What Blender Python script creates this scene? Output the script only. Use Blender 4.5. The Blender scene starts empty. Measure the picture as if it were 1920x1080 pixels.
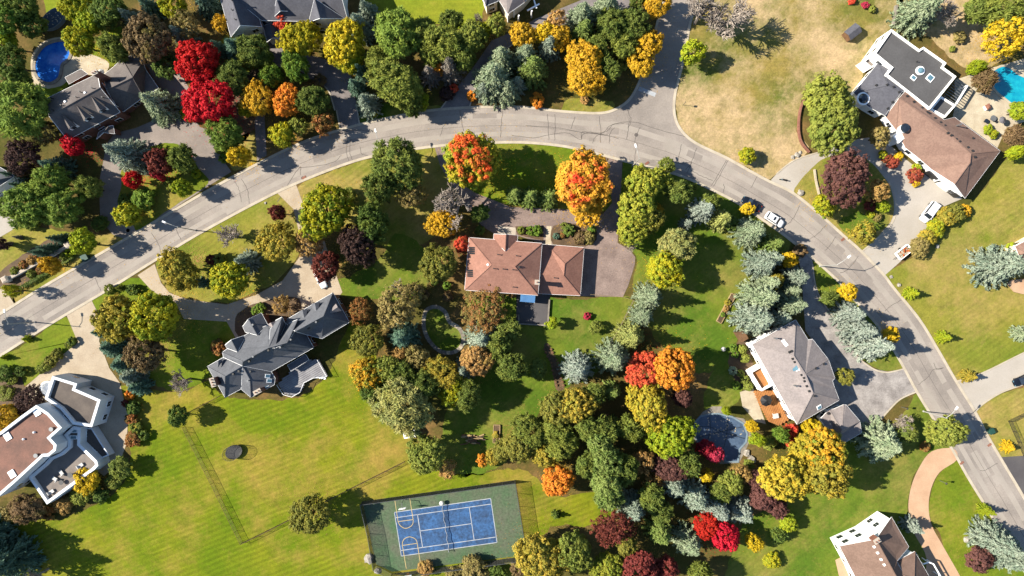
import bpy, bmesh, math, random
import numpy as np
from mathutils import Vector, Matrix

random.seed(7)
SC = bpy.context.scene
COL = SC.collection
S = 0.125          # metres on the ground per photo pixel
H = 160.0          # height of the drone

def W(u, v, z=0.0):
    """the place at height z that the drone sees in photo pixel (u, v)"""
    k = S * (H - z) / H
    return Vector(((u - 960) * k, (540 - v) * k, z))

# ------------------------------------------------------------------ camera, sky, sun
cam = bpy.data.cameras.new('camera'); cam.lens = 24; cam.sensor_width = 36
cam.clip_start = 1; cam.clip_end = 4000
camo = bpy.data.objects.new('camera', cam); camo.location = (0, 0, H); COL.objects.link(camo)
SC.camera = camo
EL = math.radians(39); AZ = math.radians(-6)       # sun height, direction in which shadows fall
wd = bpy.data.worlds.new('World'); SC.world = wd; wd.use_nodes = True
nt = wd.node_tree
sky = nt.nodes.new('ShaderNodeTexSky'); sky.sky_type = 'NISHITA'; sky.sun_disc = False
sky.sun_elevation = EL
sky.air_density = 1.3; sky.dust_density = 0.3; sky.ozone_density = 4.0
sky.sun_rotation = math.atan2(-math.cos(AZ), -math.sin(AZ)) % (2 * math.pi)
bg = nt.nodes['Background']; bg.inputs[1].default_value = 0.07
nt.links.new(sky.outputs[0], bg.inputs[0])
sl = bpy.data.lights.new('sun', 'SUN'); sl.energy = 5.0; sl.angle = math.radians(0.5); sl.color = (1.0, 0.93, 0.80)
so = bpy.data.objects.new('sun', sl); COL.objects.link(so); so.location = (-80, 0, 120)
so.rotation_euler = Vector((math.cos(EL) * math.cos(AZ), math.cos(EL) * math.sin(AZ), -math.sin(EL))).to_track_quat('-Z', 'Y').to_euler()
SC.view_settings.view_transform = 'Standard'
SC.view_settings.look = 'None'
SC.view_settings.exposure = 1.62
SC.view_settings.gamma = 1.0
SC.view_settings.use_curve_mapping = False

# ------------------------------------------------------------------ materials
def c(r, g, b, k=0.41):
    f = lambda x: (x / 12.92 if x <= 0.04045 else ((x + 0.055) / 1.055) ** 2.4)
    return (f(r / 255) * k, f(g / 255) * k, f(b / 255) * k, 1)

class NT:
    def __init__(s, name):
        s.m = bpy.data.materials.new(name); s.m.use_nodes = True
        s.t = s.m.node_tree; s.b = s.t.nodes['Principled BSDF']
    def n(s, typ, **kw):
        x = s.t.nodes.new('ShaderNode' + typ)
        for k, v in kw.items(): setattr(x, k, v)
        return x
    def l(s, a, b): s.t.links.new(a, b)
    def pos(s): return s.n('NewGeometry').outputs['Position']
    def noise(s, vec, scale, detail=5, rough=0.6):
        x = s.n('TexNoise'); x.inputs['Scale'].default_value = scale
        x.inputs['Detail'].default_value = detail; x.inputs['Roughness'].default_value = rough
        s.l(vec, x.inputs['Vector']); return x.outputs['Fac']
    def ramp(s, fac, lo, hi):
        x = s.n('MapRange'); x.clamp = True
        x.inputs['From Min'].default_value = lo; x.inputs['From Max'].default_value = hi
        s.l(fac, x.inputs['Value']); return x.outputs['Result']
    def mix(s, fac, a, b, blend='MIX'):
        x = s.n('Mix', data_type='RGBA', blend_type=blend)
        if isinstance(fac, (int, float)): x.inputs[0].default_value = fac
        else: s.l(fac, x.inputs[0])
        for v, i in ((a, 6), (b, 7)):
            if isinstance(v, tuple): x.inputs[i].default_value = v
            else: s.l(v, x.inputs[i])
        return x.outputs[2]
    def val(s, col, fac, lo, hi):
        """multiply a colour by a grey between lo and hi driven by fac"""
        r = s.n('MapRange'); s.l(fac, r.inputs['Value'])
        r.inputs['From Min'].default_value = 0.3; r.inputs['From Max'].default_value = 0.7
        r.inputs['To Min'].default_value = lo; r.inputs['To Max'].default_value = hi
        q = s.n('CombineColor')
        for i in range(3): s.l(r.outputs[0], q.inputs[i])
        return s.mix(1.0, col, q.outputs[0], 'MULTIPLY')
    def bump(s, h, strength, dist):
        x = s.n('Bump'); x.inputs['Strength'].default_value = strength; x.inputs['Distance'].default_value = dist
        s.l(h, x.inputs['Height']); s.l(x.outputs[0], s.b.inputs['Normal'])
    def fin(s, col, rough=0.85, spec=0.25, metal=0.0):
        if isinstance(col, tuple): s.b.inputs['Base Color'].default_value = col
        else: s.l(col, s.b.inputs['Base Color'])
        s.b.inputs['Roughness'].default_value = rough
        s.b.inputs['Specular IOR Level'].default_value = spec
        s.b.inputs['Metallic'].default_value = metal
        return s.m

M = {}
def pm(name, a, b=None, scale=0.4, fine=6.0, fa=0.15, rough=0.85, spec=0.25, metal=0.0, bump=0.0):
    s = NT(name); p = s.pos()
    b = b or tuple(list(x * 0.75 for x in a[:3]) + [1])
    col = s.mix(s.ramp(s.noise(p, scale), 0.35, 0.65), a, b)
    f = s.noise(p, fine, 3, 0.7)
    col = s.val(col, f, 1 - fa, 1 + fa)
    if bump: s.bump(f, bump, 0.05)
    M[name] = s.fin(col, rough, spec, metal); return M[name]

def rotvec(s, ang, sx, sy):
    mp = s.n('Mapping', vector_type='TEXTURE'); s.l(s.pos(), mp.inputs['Vector'])
    mp.inputs['Rotation'].default_value = (0, 0, math.radians(ang))
    mp.inputs['Scale'].default_value = (sx, sy, 1)
    return mp.outputs[0]

def lawn(name, g1, g2, tan, lo, hi, ang=0, stripe=0.12, seed=0, fine=0.22):
    s = NT(name); p = s.pos()
    off = s.n('VectorMath', operation='ADD'); s.l(p, off.inputs[0]); off.inputs[1].default_value = (seed * 31, seed * 17, 0)
    p2 = off.outputs[0]
    col = s.mix(s.ramp(s.noise(p2, 0.07, 6), 0.38, 0.62), g1, g2)
    st = s.noise(rotvec(s, ang, 7, 0.6), 1.0, 3, 0.5)
    big = s.noise(p2, 0.045, 10, 0.72)
    ad = s.n('Math', operation='MULTIPLY_ADD'); s.l(st, ad.inputs[0]); ad.inputs[1].default_value = 0.06; s.l(big, ad.inputs[2])
    col = s.mix(s.ramp(ad.outputs[0], lo + 0.03, hi + 0.03), col, tan)
    dk = s.noise(p2, 0.16, 8, 0.75)
    col = s.mix(s.ramp(dk, 0.5, 0.72), col, s.mix(0.55, col, tuple(list(x * 0.6 for x in g1[:3]) + [1])))
    pt = s.noise(p2, 0.3, 7, 0.75)
    col = s.mix(s.ramp(pt, 0.56, 0.75), col, s.mix(0.6, col, tan))
    stm = s.mix(s.ramp(s.noise(p2, 0.06, 3), 0.4, 0.6), col, s.val(col, st, 1 - stripe * 0.8, 1 + stripe * 0.8))
    col = stm
    wv = s.n('TexWave', wave_type='BANDS', bands_direction='Y'); wv.inputs['Scale'].default_value = 0.26; wv.inputs['Distortion'].default_value = 1.6; wv.inputs['Detail'].default_value = 2; wv.inputs['Detail Scale'].default_value = 0.3
    s.l(rotvec(s, ang, 1, 1), wv.inputs['Vector'])
    col = s.mix(s.ramp(s.noise(p2, 0.05, 3), 0.42, 0.62), s.val(col, wv.outputs['Fac'], 1 - stripe * 0.55, 1 + stripe * 0.35), col)
    f = s.noise(p, 2.2, 6, 0.85)
    col = s.val(col, f, 1 - fine * 1.35, 1 + fine * 1.35)
    col = s.val(col, s.noise(p, 0.6, 6, 0.75), 0.84, 1.16)
    s.bump(f, 0.5, 0.12)
    M[name] = s.fin(col, 0.95, 0.1); return M[name]

LEAF = {}
def leafmat(name, A, B, top=None, trans=0.28):
    autumn = name not in ('sage', 'blue', 'pblue', 'teal', 'gspruce', 'ysage', 'red', 'crimson', 'pink', 'maroon', 'purple', 'dpurple')
    if name in LEAF: return LEAF[name]
    s = NT('leaf_' + name)
    at = s.n('Attribute', attribute_name='tint').outputs['Fac']
    oi = s.n('ObjectInfo').outputs['Random']
    tc = s.n('TexCoord').outputs['Object']
    nz = s.noise(tc, 2.2, 3)
    a1 = s.n('Math', operation='MULTIPLY_ADD'); s.l(nz, a1.inputs[0]); a1.inputs[1].default_value = 1.1; a1.inputs[2].default_value = -0.55
    a2 = s.n('Math', operation='ADD'); s.l(a1.outputs[0], a2.inputs[0]); s.l(at, a2.inputs[1])
    col = s.mix(s.ramp(a2.outputs[0], 0.15, 0.85), A, B)
    if top:
        hh = s.n('Attribute', attribute_name='hgt').outputs['Fac']
        a3 = s.n('Math', operation='MULTIPLY_ADD'); s.l(nz, a3.inputs[0]); a3.inputs[1].default_value = 0.9; s.l(hh, a3.inputs[2])
        a4 = s.n('Math', operation='MULTIPLY_ADD'); s.l(at, a4.inputs[0]); a4.inputs[1].default_value = 0.25; s.l(a3.outputs[0], a4.inputs[2])
        col = s.mix(s.ramp(a4.outputs[0], 1.36 if name == 'redgold' else 1.36, 1.5 if name == 'redgold' else 1.56), col, top)
    if autumn:
        tc2 = s.n('VectorMath', operation='ADD'); s.l(tc, tc2.inputs[0]); cx = s.n('CombineXYZ'); s.l(oi, cx.inputs[0]); s.l(oi, cx.inputs[1])
        sc_ = s.n('VectorMath', operation='SCALE'); sc_.inputs['Scale'].default_value = 40; s.l(cx.outputs[0], sc_.inputs[0]); s.l(sc_.outputs[0], tc2.inputs[1])
        n2 = s.noise(tc2.outputs[0], 1.5, 4, 0.65)
        col = s.mix(s.ramp(n2, 0.5, 0.72), col, s.mix(0.5, col, tuple([x * q for x, q in zip(B[:3], (0.62, 0.8, 0.7))] + [1])))
        col = s.mix(s.ramp(n2, 0.46, 0.3), col, s.mix(0.35, col, c(150, 150, 50, 0.7)))
    hs = s.n('HueSaturation'); s.l(col, hs.inputs['Color'])
    r = s.n('MapRange'); s.l(oi, r.inputs['Value']); r.inputs['To Min'].default_value = 0.496; r.inputs['To Max'].default_value = 0.507
    s.l(r.outputs[0], hs.inputs['Hue'])
    r2 = s.n('MapRange'); s.l(at, r2.inputs['Value']); r2.inputs['To Min'].default_value = 0.72; r2.inputs['To Max'].default_value = 1.3
    r3 = s.n('MapRange'); s.l(oi, r3.inputs['Value']); r3.inputs['To Min'].default_value = 1.12; r3.inputs['To Max'].default_value = 0.86
    mm = s.n('Math', operation='MULTIPLY'); s.l(r2.outputs[0], mm.inputs[0]); s.l(r3.outputs[0], mm.inputs[1]); s.l(mm.outputs[0], hs.inputs['Value'])
    col = hs.outputs[0]
    s.fin(col, 0.7, 0.15)
    tr = s.n('BsdfTranslucent'); s.l(col, tr.inputs['Color'])
    mx = s.n('MixShader'); mx.inputs[0].default_value = trans
    s.l(s.b.outputs[0], mx.inputs[1]); s.l(tr.outputs[0], mx.inputs[2])
    s.l(mx.outputs[0], s.t.nodes['Material Output'].inputs['Surface'])
    LEAF[name] = s.m; return s.m

# ------------------------------------------------------------------ mesh helpers
class MB:
    def __init__(s): s.v = []; s.f = []
    def add(s, vs, fs):
        k = len(s.v); s.v += [tuple(x) for x in vs]; s.f += [tuple(i + k for i in f) for f in fs]; return s
    def box(s, cx, cy, z0, z1, lx, ly, ang=0.0, taper=1.0):
        ca, sa = math.cos(ang), math.sin(ang); vs = []
        for z, t in ((z0, 1), (z1, taper)):
            for a, b in ((-1, -1), (1, -1), (1, 1), (-1, 1)):
                x, y = a * lx / 2 * t, b * ly / 2 * t
                vs.append((cx + x * ca - y * sa, cy + x * sa + y * ca, z))
        return s.add(vs, [(3, 2, 1, 0), (4, 5, 6, 7), (0, 1, 5, 4), (1, 2, 6, 5), (2, 3, 7, 6), (3, 0, 4, 7)])
    def prism(s, poly, z0, z1):
        n = len(poly)
        vs = [(p[0], p[1], z0) for p in poly] + [(p[0], p[1], z1) for p in poly]
        fs = [tuple(range(n - 1, -1, -1)), tuple(range(n, 2 * n))]
        fs += [(i, (i + 1) % n, n + (i + 1) % n, n + i) for i in range(n)]
        return s.add(vs, fs)
    def sheet(s, poly, z): return s.add([(p[0], p[1], z) for p in poly], [tuple(range(len(poly)))])
    def tube(s, a, b, r0, r1=None, n=6, cap=True):
        a, b = Vector(a), Vector(b); r1 = r0 if r1 is None else r1
        d = (b - a)
        if d.length < 1e-6: return s
        d.normalize(); x = d.orthogonal().normalized(); y = d.cross(x)
        vs = []
        for p, r in ((a, r0), (b, r1)):
            for i in range(n):
                t = 2 * math.pi * i / n; vs.append(p + (x * math.cos(t) + y * math.sin(t)) * r)
        fs = [(i, (i + 1) % n, n + (i + 1) % n, n + i) for i in range(n)]
        if cap: fs += [tuple(range(n - 1, -1, -1)), tuple(range(n, 2 * n))]
        return s.add(vs, fs)
    def lathe(s, cx, cy, prof, n=16):
        vs = [(cx + r * math.cos(2 * math.pi * i / n), cy + r * math.sin(2 * math.pi * i / n), z) for r, z in prof for i in range(n)]
        fs = [(j * n + i, j * n + (i + 1) % n, (j + 1) * n + (i + 1) % n, (j + 1) * n + i) for j in range(len(prof) - 1) for i in range(n)]
        fs += [tuple(range(n - 1, -1, -1)), tuple((len(prof) - 1) * n + i for i in range(n))]
        return s.add(vs, fs)

ORG = {}
def mk(name, mb, mat, parent=None, smooth=False):
    """one mesh object; with a parent its coordinates become relative to the root's place"""
    o0 = ORG.get(parent.name, Vector((0, 0, 0))) if parent else Vector((0, 0, 0))
    me = bpy.data.meshes.new(name)
    me.from_pydata([(x - o0.x, y - o0.y, z - o0.z) for x, y, z in mb.v], [], mb.f); me.update()
    if mat is not None: me.materials.append(M[mat] if isinstance(mat, str) else mat)
    if smooth: me.polygons.foreach_set('use_smooth', [True] * len(me.polygons))
    o = bpy.data.objects.new(name, me); COL.objects.link(o)
    if parent:
        o.parent = parent; ORG[o.name] = o0
    return o
def root(name, loc, label, cat, group=None):
    o = bpy.data.objects.new(name, None); COL.objects.link(o); o.empty_display_size = 0.3
    o.location = loc; ORG[o.name] = Vector(loc); tag(o, label, cat, group); return o
def tag(o, label, cat, group=None, kind=None):
    o['label'] = label; o['category'] = cat
    if group: o['group'] = group
    if kind: o['kind'] = kind
    return o
def struct(o, label=None):
    o['kind'] = 'structure'
    if label: o['label'] = label
    return o
def copy_tree(o, parent=None):
    q = o.copy(); COL.objects.link(q); q.parent = parent
    for ch in list(o.children): copy_tree(ch, q)
    return q

def P(pts, z=0.0): return [tuple(W(u, v, z))[:2] for u, v in pts]
def smooth_line(pts, n=6, closed=False):
    out = []; m = len(pts); rng = range(m if closed else m - 1)
    for i in rng:
        g = (lambda k: pts[k % m]) if closed else (lambda k: pts[max(0, min(m - 1, k))])
        p0, p1, p2, p3 = (np.array(g(i + d), float) for d in (-1, 0, 1, 2))
        for k in range(n):
            t = k / n
            out.append(tuple(0.5 * (2 * p1 + (p2 - p0) * t + (2 * p0 - 5 * p1 + 4 * p2 - p3) * t * t + (3 * p1 - p0 - 3 * p2 + p3) * t ** 3)))
    if not closed: out.append(tuple(pts[-1]))
    return out
def ragged(poly, amp=0.35, step=1.2, seed=1):
    r = random.Random(seed); out = []
    for i in range(len(poly)):
        a, b = Vector(poly[i]), Vector(poly[(i + 1) % len(poly)])
        n = max(1, int((b - a).length / step)); d = (b - a).normalized() if (b - a).length > 0 else Vector((1, 0))
        for k in range(n):
            p = a + (b - a) * (k / n); q = r.uniform(-amp, amp)
            out.append((p.x - d.y * q, p.y + d.x * q))
    return out
def offset_line(pts, d):
    out = []
    for i in range(len(pts)):
        a = Vector(pts[max(0, i - 1)]); b = Vector(pts[min(len(pts) - 1, i + 1)])
        t = (b - a).normalized(); out.append((pts[i][0] - t.y * d, pts[i][1] + t.x * d))
    return out
def inset(poly, d):
    """move a closed outline inwards by d"""
    n = len(poly); area = sum(poly[i][0] * poly[(i + 1) % n][1] - poly[(i + 1) % n][0] * poly[i][1] for i in range(n))
    sg = 1 if area > 0 else -1; out = []
    for i in range(n):
        p0, p1, p2 = (Vector(poly[(i + k) % n]) for k in (-1, 0, 1))
        a = (p1 - p0).normalized(); b = (p2 - p1).normalized()
        na = Vector((-a.y, a.x)) * sg; nb = Vector((-b.y, b.x)) * sg
        m = na + nb
        m = m / max(0.35, m.dot(na)) if m.length > 1e-4 else na
        out.append((p1.x + m.x * d, p1.y + m.y * d))
    return out
def ribbon(mb, pts, w, z):
    L, R = offset_line(pts, w / 2), offset_line(pts, -w / 2); n = len(pts)
    mb.add([(p[0], p[1], z) for p in L + R], [(i, n + i, n + i + 1, i + 1) for i in range(n - 1)])
def strip3(mb, pts, w, z0, z1):
    """a low kerb with sides along a line"""
    L, R = offset_line(pts, w / 2), offset_line(pts, -w / 2); n = len(pts)
    vs = [(p[0], p[1], z) for z in (z0, z1) for p in L + R]
    fs = []
    for i in range(n - 1):
        fs += [(2 * n + i, 3 * n + i, 3 * n + i + 1, 2 * n + i + 1), (i, 2 * n + i, 2 * n + i + 1, i + 1), (n + i, n + i + 1, 3 * n + i + 1, 3 * n + i)]
    fs += [(0, n, 3 * n, 2 * n), (n - 1, 3 * n - 1, 4 * n - 1, 2 * n - 1)]
    mb.add(vs, fs)

# ------------------------------------------------------------------ shared materials
pm('asphalt', c(190, 178, 167), c(160, 150, 142), 0.11, 3, 0.13, 0.9, 0.15)
pm('asphalt_patch', c(194, 183, 172), c(180, 170, 159), 0.2, 5, 0.08, 0.9, 0.15)
pm('asphalt_fresh', c(172, 161, 152), c(158, 148, 140), 0.5, 4, 0.1, 0.9, 0.15)
pm('asphalt_dark', c(112, 108, 108), c(96, 92, 94), 0.15, 5, 0.12, 0.9, 0.2)
pm('asphalt_worn', c(160, 150, 148), c(134, 126, 124), 0.25, 4, 0.2, 0.9, 0.2)
pm('asphalt_pale', c(210, 200, 188), c(196, 186, 172), 0.12, 5, 0.08, 0.9, 0.15)
pm('asphalt_streaked', c(196, 188, 182), c(150, 142, 138), 0.35, 3, 0.2, 0.9, 0.15)
pm('concrete', c(222, 208, 190), c(204, 190, 174), 0.3, 6, 0.08, 0.85, 0.2)
pm('kerb', c(226, 212, 190), c(204, 190, 168), 0.5, 6, 0.1)
pm('tar', c(122, 114, 108), c(104, 96, 92), 1.0, 6, 0.15, 0.8)
pm('paver_beige', c(212, 194, 168), c(196, 176, 150), 0.3, 3.5, 0.12)
pm('paver_brown', c(170, 148, 138), c(140, 120, 112), 0.3, 3, 0.22)
pm('paver_salmon', c(228, 190, 154), c(214, 172, 138), 0.3, 5, 0.1)
pm('paver_mauve', c(172, 158, 148), c(148, 136, 128), 0.2, 4, 0.15)
pm('stone_pale', c(226, 212, 184), c(204, 186, 158), 0.5, 4, 0.15)
pm('stone_grey', c(176, 166, 152), c(140, 132, 120), 0.9, 4, 0.2, bump=0.4)
pm('white_paint', c(240, 240, 238, 0.88), c(230, 230, 230, 0.88), 0.3, 5, 0.04, 0.6)
pm('white_wall', c(238, 236, 232, 0.88), c(226, 224, 220, 0.88), 0.3, 4, 0.05, 0.8)
pm('pale_wall', c(226, 228, 230, 0.68), c(212, 214, 218, 0.68), 0.3, 4, 0.06, 0.8)
pm('cream_wall', c(236, 222, 196, 0.75), c(222, 206, 180, 0.75), 0.4, 4, 0.07, 0.85)
pm('brick', c(176, 122, 100), c(150, 100, 84), 0.6, 6, 0.2)
pm('stucco_grey', c(222, 222, 220, 0.8), c(206, 208, 208, 0.8), 0.3, 5, 0.07)
def shingle(name, a, b):
    s = NT(name); p = s.pos()
    col = s.mix(s.ramp(s.noise(p, 0.25, 6, 0.65), 0.35, 0.65), a, b)
    v = s.n('TexVoronoi'); v.inputs['Scale'].default_value = 3.2; s.l(p, v.inputs['Vector'])
    sep = s.n('SeparateColor'); s.l(v.outputs['Color'], sep.inputs[0])
    col = s.val(col, sep.outputs[0], 0.93, 1.07)
    f = s.noise(p, 9, 3, 0.8); col = s.val(col, f, 0.84, 1.16); s.bump(f, 0.35, 0.03)
    M[name] = s.fin(col, 0.92, 0.12)
shingle('roof_brown', c(184, 136, 118), c(168, 122, 106))
shingle('roof_tanbrown', c(172, 140, 124), c(158, 126, 112))
shingle('roof_umber', c(156, 128, 114), c(142, 116, 102))
shingle('roof_grey', c(138, 130, 126), c(120, 112, 110))
shingle('roof_slate', c(128, 130, 136), c(110, 112, 118))
shingle('roof_light', c(178, 166, 162), c(160, 150, 148))
shingle('roof_charcoal', c(116, 116, 124), c(100, 100, 108))
pm('membrane', c(108, 106, 106), c(94, 92, 92), 0.2, 3, 0.12)
pm('gravel_red', c(156, 112, 96), c(128, 96, 84), 0.3, 5, 0.18)
pm('gravel_tan', c(126, 114, 104), c(102, 92, 86), 0.3, 5, 0.18)
pm('terrace_tile', c(158, 146, 136), c(136, 126, 120), 0.5, 4, 0.12)
pm('deck_grey', c(176, 174, 176), c(146, 144, 150), 0.4, 4, 0.14)
pm('deck_cedar', c(206, 142, 82), c(180, 118, 66), 0.5, 4, 0.16)
pm('timber', c(150, 112, 78), c(120, 88, 62), 1.2, 5, 0.2)
pm('timber_pale', c(206, 180, 130), c(180, 150, 104), 1.2, 5, 0.15)
pm('bark', c(112, 94, 78), c(84, 70, 58), 1.5, 5, 0.2)
pm('twig', c(196, 182, 168, .45), c(160, 144, 130, .45), 0.8, 5, 0.15)
pm('metal_grey', c(150, 152, 154), c(130, 132, 134), 0.5, 5, 0.05, 0.45, 0.5, 0.3)
pm('lamp_pole', c(206, 204, 198), c(190, 188, 182), 0.5, 5, 0.05, 0.5, 0.4)
pm('metal_dark', c(64, 62, 60), c(50, 50, 50), 0.5, 5, 0.08, 0.5, 0.4)
pm('black_plastic', c(34, 34, 38), c(26, 26, 30), 0.5, 5, 0.1, 0.5, 0.4)
pm('rubber', c(40, 40, 42), None, 2, 8, 0.1, 0.8)
pm('glass_dark', c(52, 62, 74), c(40, 48, 60), 0.5, 3, 0.1, 0.08, 0.6)
pm('glass_sky', c(120, 160, 176), c(96, 136, 156), 0.5, 3, 0.1, 0.08, 0.6)
pm('awning_blue', c(96, 150, 206), c(84, 134, 190), 0.6, 4, 0.08, 0.6)
pm('utility_green', c(48, 96, 84), c(40, 82, 72), 0.8, 5, 0.1, 0.6)
pm('rock', c(206, 198, 184), c(166, 156, 144), 1.2, 4, 0.2, bump=0.6)
pm('court_green', c(84, 116, 78), c(108, 112, 92), 0.2, 2, 0.3)
pm('court_blue', c(66, 112, 166), c(58, 86, 124), 0.35, 1.6, 0.42)
pm('line_white', c(214, 216, 218), c(178, 184, 192), 0.7, 5, 0.08)
pm('line_yellow', c(226, 200, 140), c(206, 184, 130), 0.5, 5, 0.08)
pm('cloth_white', c(238, 236, 232), c(222, 220, 216), 0.6, 5, 0.05, 0.8)
pm('cloth_grey', c(126, 124, 130), c(108, 106, 112), 0.6, 5, 0.08, 0.8)
pm('paint_white', c(242, 242, 242, 0.6), c(236, 236, 238, 0.6), 0.3, 3, 0.02, 0.2, 0.5)
pm('paint_black', c(30, 34, 44), c(24, 28, 36), 0.3, 3, 0.05, 0.15, 0.6)
pm('red_plastic', c(196, 60, 44), None, 1, 4, 0.1, 0.5)
pm('orange_plastic', c(226, 120, 60), None, 1, 4, 0.1, 0.6)
pm('soil', c(126, 100, 74), c(96, 78, 56), 0.6, 4, 0.2)
pm('pool_wall', c(150, 168, 180), c(130, 150, 162), 0.5, 4, 0.1)
pm('pool_cover', c(66, 88, 110), c(54, 70, 88), 0.9, 5, 0.25)
def water(name, a, b, rough=0.08, scale=0.35):
    s = NT(name); p = s.pos()
    n1 = s.noise(p, scale, 5, 0.7)
    col = s.mix(s.ramp(n1, 0.35, 0.7), a, b)
    s.bump(s.noise(p, 2.2, 3, 0.5), 0.25, 0.1)
    M[name] = s.fin(col, rough, 0.5)
water('water_blue', c(26, 100, 210, .5), c(70, 150, 240, .5), .08, .8)
water('water_turquoise', c(10, 150, 190), c(40, 206, 220))
water('cover_blue', c(96, 118, 146), c(66, 88, 116), 0.5, 0.9)

# grass and soil; green, second green, dry colour
lawn('lawn_green', c(108, 134, 28), c(136, 146, 40), c(182, 154, 80), 0.5, 0.72, 25, 0.1, 1)
lawn('lawn_mown', c(112, 134, 18), c(144, 148, 32), c(176, 150, 70), 0.47, 0.66, 22, 0.2, 2)
lawn('lawn_deep', c(94, 124, 34), c(124, 138, 44), c(168, 150, 80), 0.47, 0.7, 40, 0.1, 3)
lawn('lawn_mixed', c(128, 140, 46), c(158, 152, 62), c(194, 164, 100), 0.44, 0.66, 35, 0.12, 4)
lawn('lawn_dry', c(106, 120, 46), c(166, 146, 78), c(216, 186, 140), 0.44, 0.6, 50, 0.06, 5, 0.28)
lawn('lawn_bright', c(132, 152, 36), c(156, 160, 46), c(190, 176, 70), 0.6, 0.76, 0, 0.08, 6)
lawn('litter', c(92, 92, 38), c(122, 104, 58), c(160, 122, 78), 0.5, 0.66, 10, 0.06, 7, 0.3)

# ------------------------------------------------------------------ ground
g = MB(); R_ = 1500
g.sheet([(-R_, -R_), (R_, -R_), (R_, R_), (-R_, R_)], 0.0)
struct(mk('ground', g, 'litter'))

def field(name, pts, mat, z, amp=0.4, seed=1, smooth=True):
    q = P(pts)
    if smooth: q = smooth_line(q, 4, True)
    m = MB(); m.sheet(ragged(q, amp, 1.0, seed) if amp else q, z)
    return struct(mk(name, m, mat))

# road edges, traced on the ground
UP1 = [(-260, 745), (-120, 664), (0, 591), (78, 542), (165, 491), (250, 442), (375, 368), (480, 311), (567, 269), (640, 245), (715, 226), (825, 207), (960, 202), (1057, 211), (1125, 214), (1158, 205), (1182, 187), (1198, 160), (1208, 132), (1222, 90), (1235, 40), (1246, -10), (1262, -120)]
UP2 = [(1330, -120), (1308, -10), (1292, 45), (1280, 110), (1270, 150), (1263, 182), (1263, 215), (1274, 243), (1302, 269), (1360, 297), (1405, 322), (1440, 341), (1485, 363), (1532, 400), (1580, 443), (1615, 474), (1655, 516), (1674, 541), (1722, 600), (1757, 657), (1790, 714), (1826, 772), (1850, 818), (1885, 878), (1920, 937), (1990, 1060), (2060, 1180)]
LOW = [(-260, 826), (-120, 740), (0, 665), (100, 602), (204, 540), (292, 485), (375, 435), (480, 378), (555, 342), (650, 305), (720, 287), (830, 271), (960, 265), (1047, 271), (1110, 284), (1167, 299), (1220, 312), (1280, 329), (1350, 361), (1390, 383), (1440, 417), (1475, 442), (1525, 483), (1575, 528), (1600, 557), (1645, 607), (1675, 652), (1697, 690), (1719, 731), (1752, 785), (1787, 842), (1817, 895), (1852, 952), (1880, 1000), (1920, 1066), (1990, 1185)]
u1, u2, lo = (smooth_line(P(x), 5) for x in (UP1, UP2, LOW))
m = MB(); m.sheet(u1 + u2 + lo[::-1], 0.02); road = struct(mk('road', m, 'asphalt'))
KZ = 0.1
for pts, sgn in ((u1, 1), (u2, 1), (lo, -1)):
    m = MB(); strip3(m, offset_line(pts, 0.22 * sgn), 0.6, 0.0, KZ)
    struct(mk('kerb', m, 'kerb'))
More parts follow.
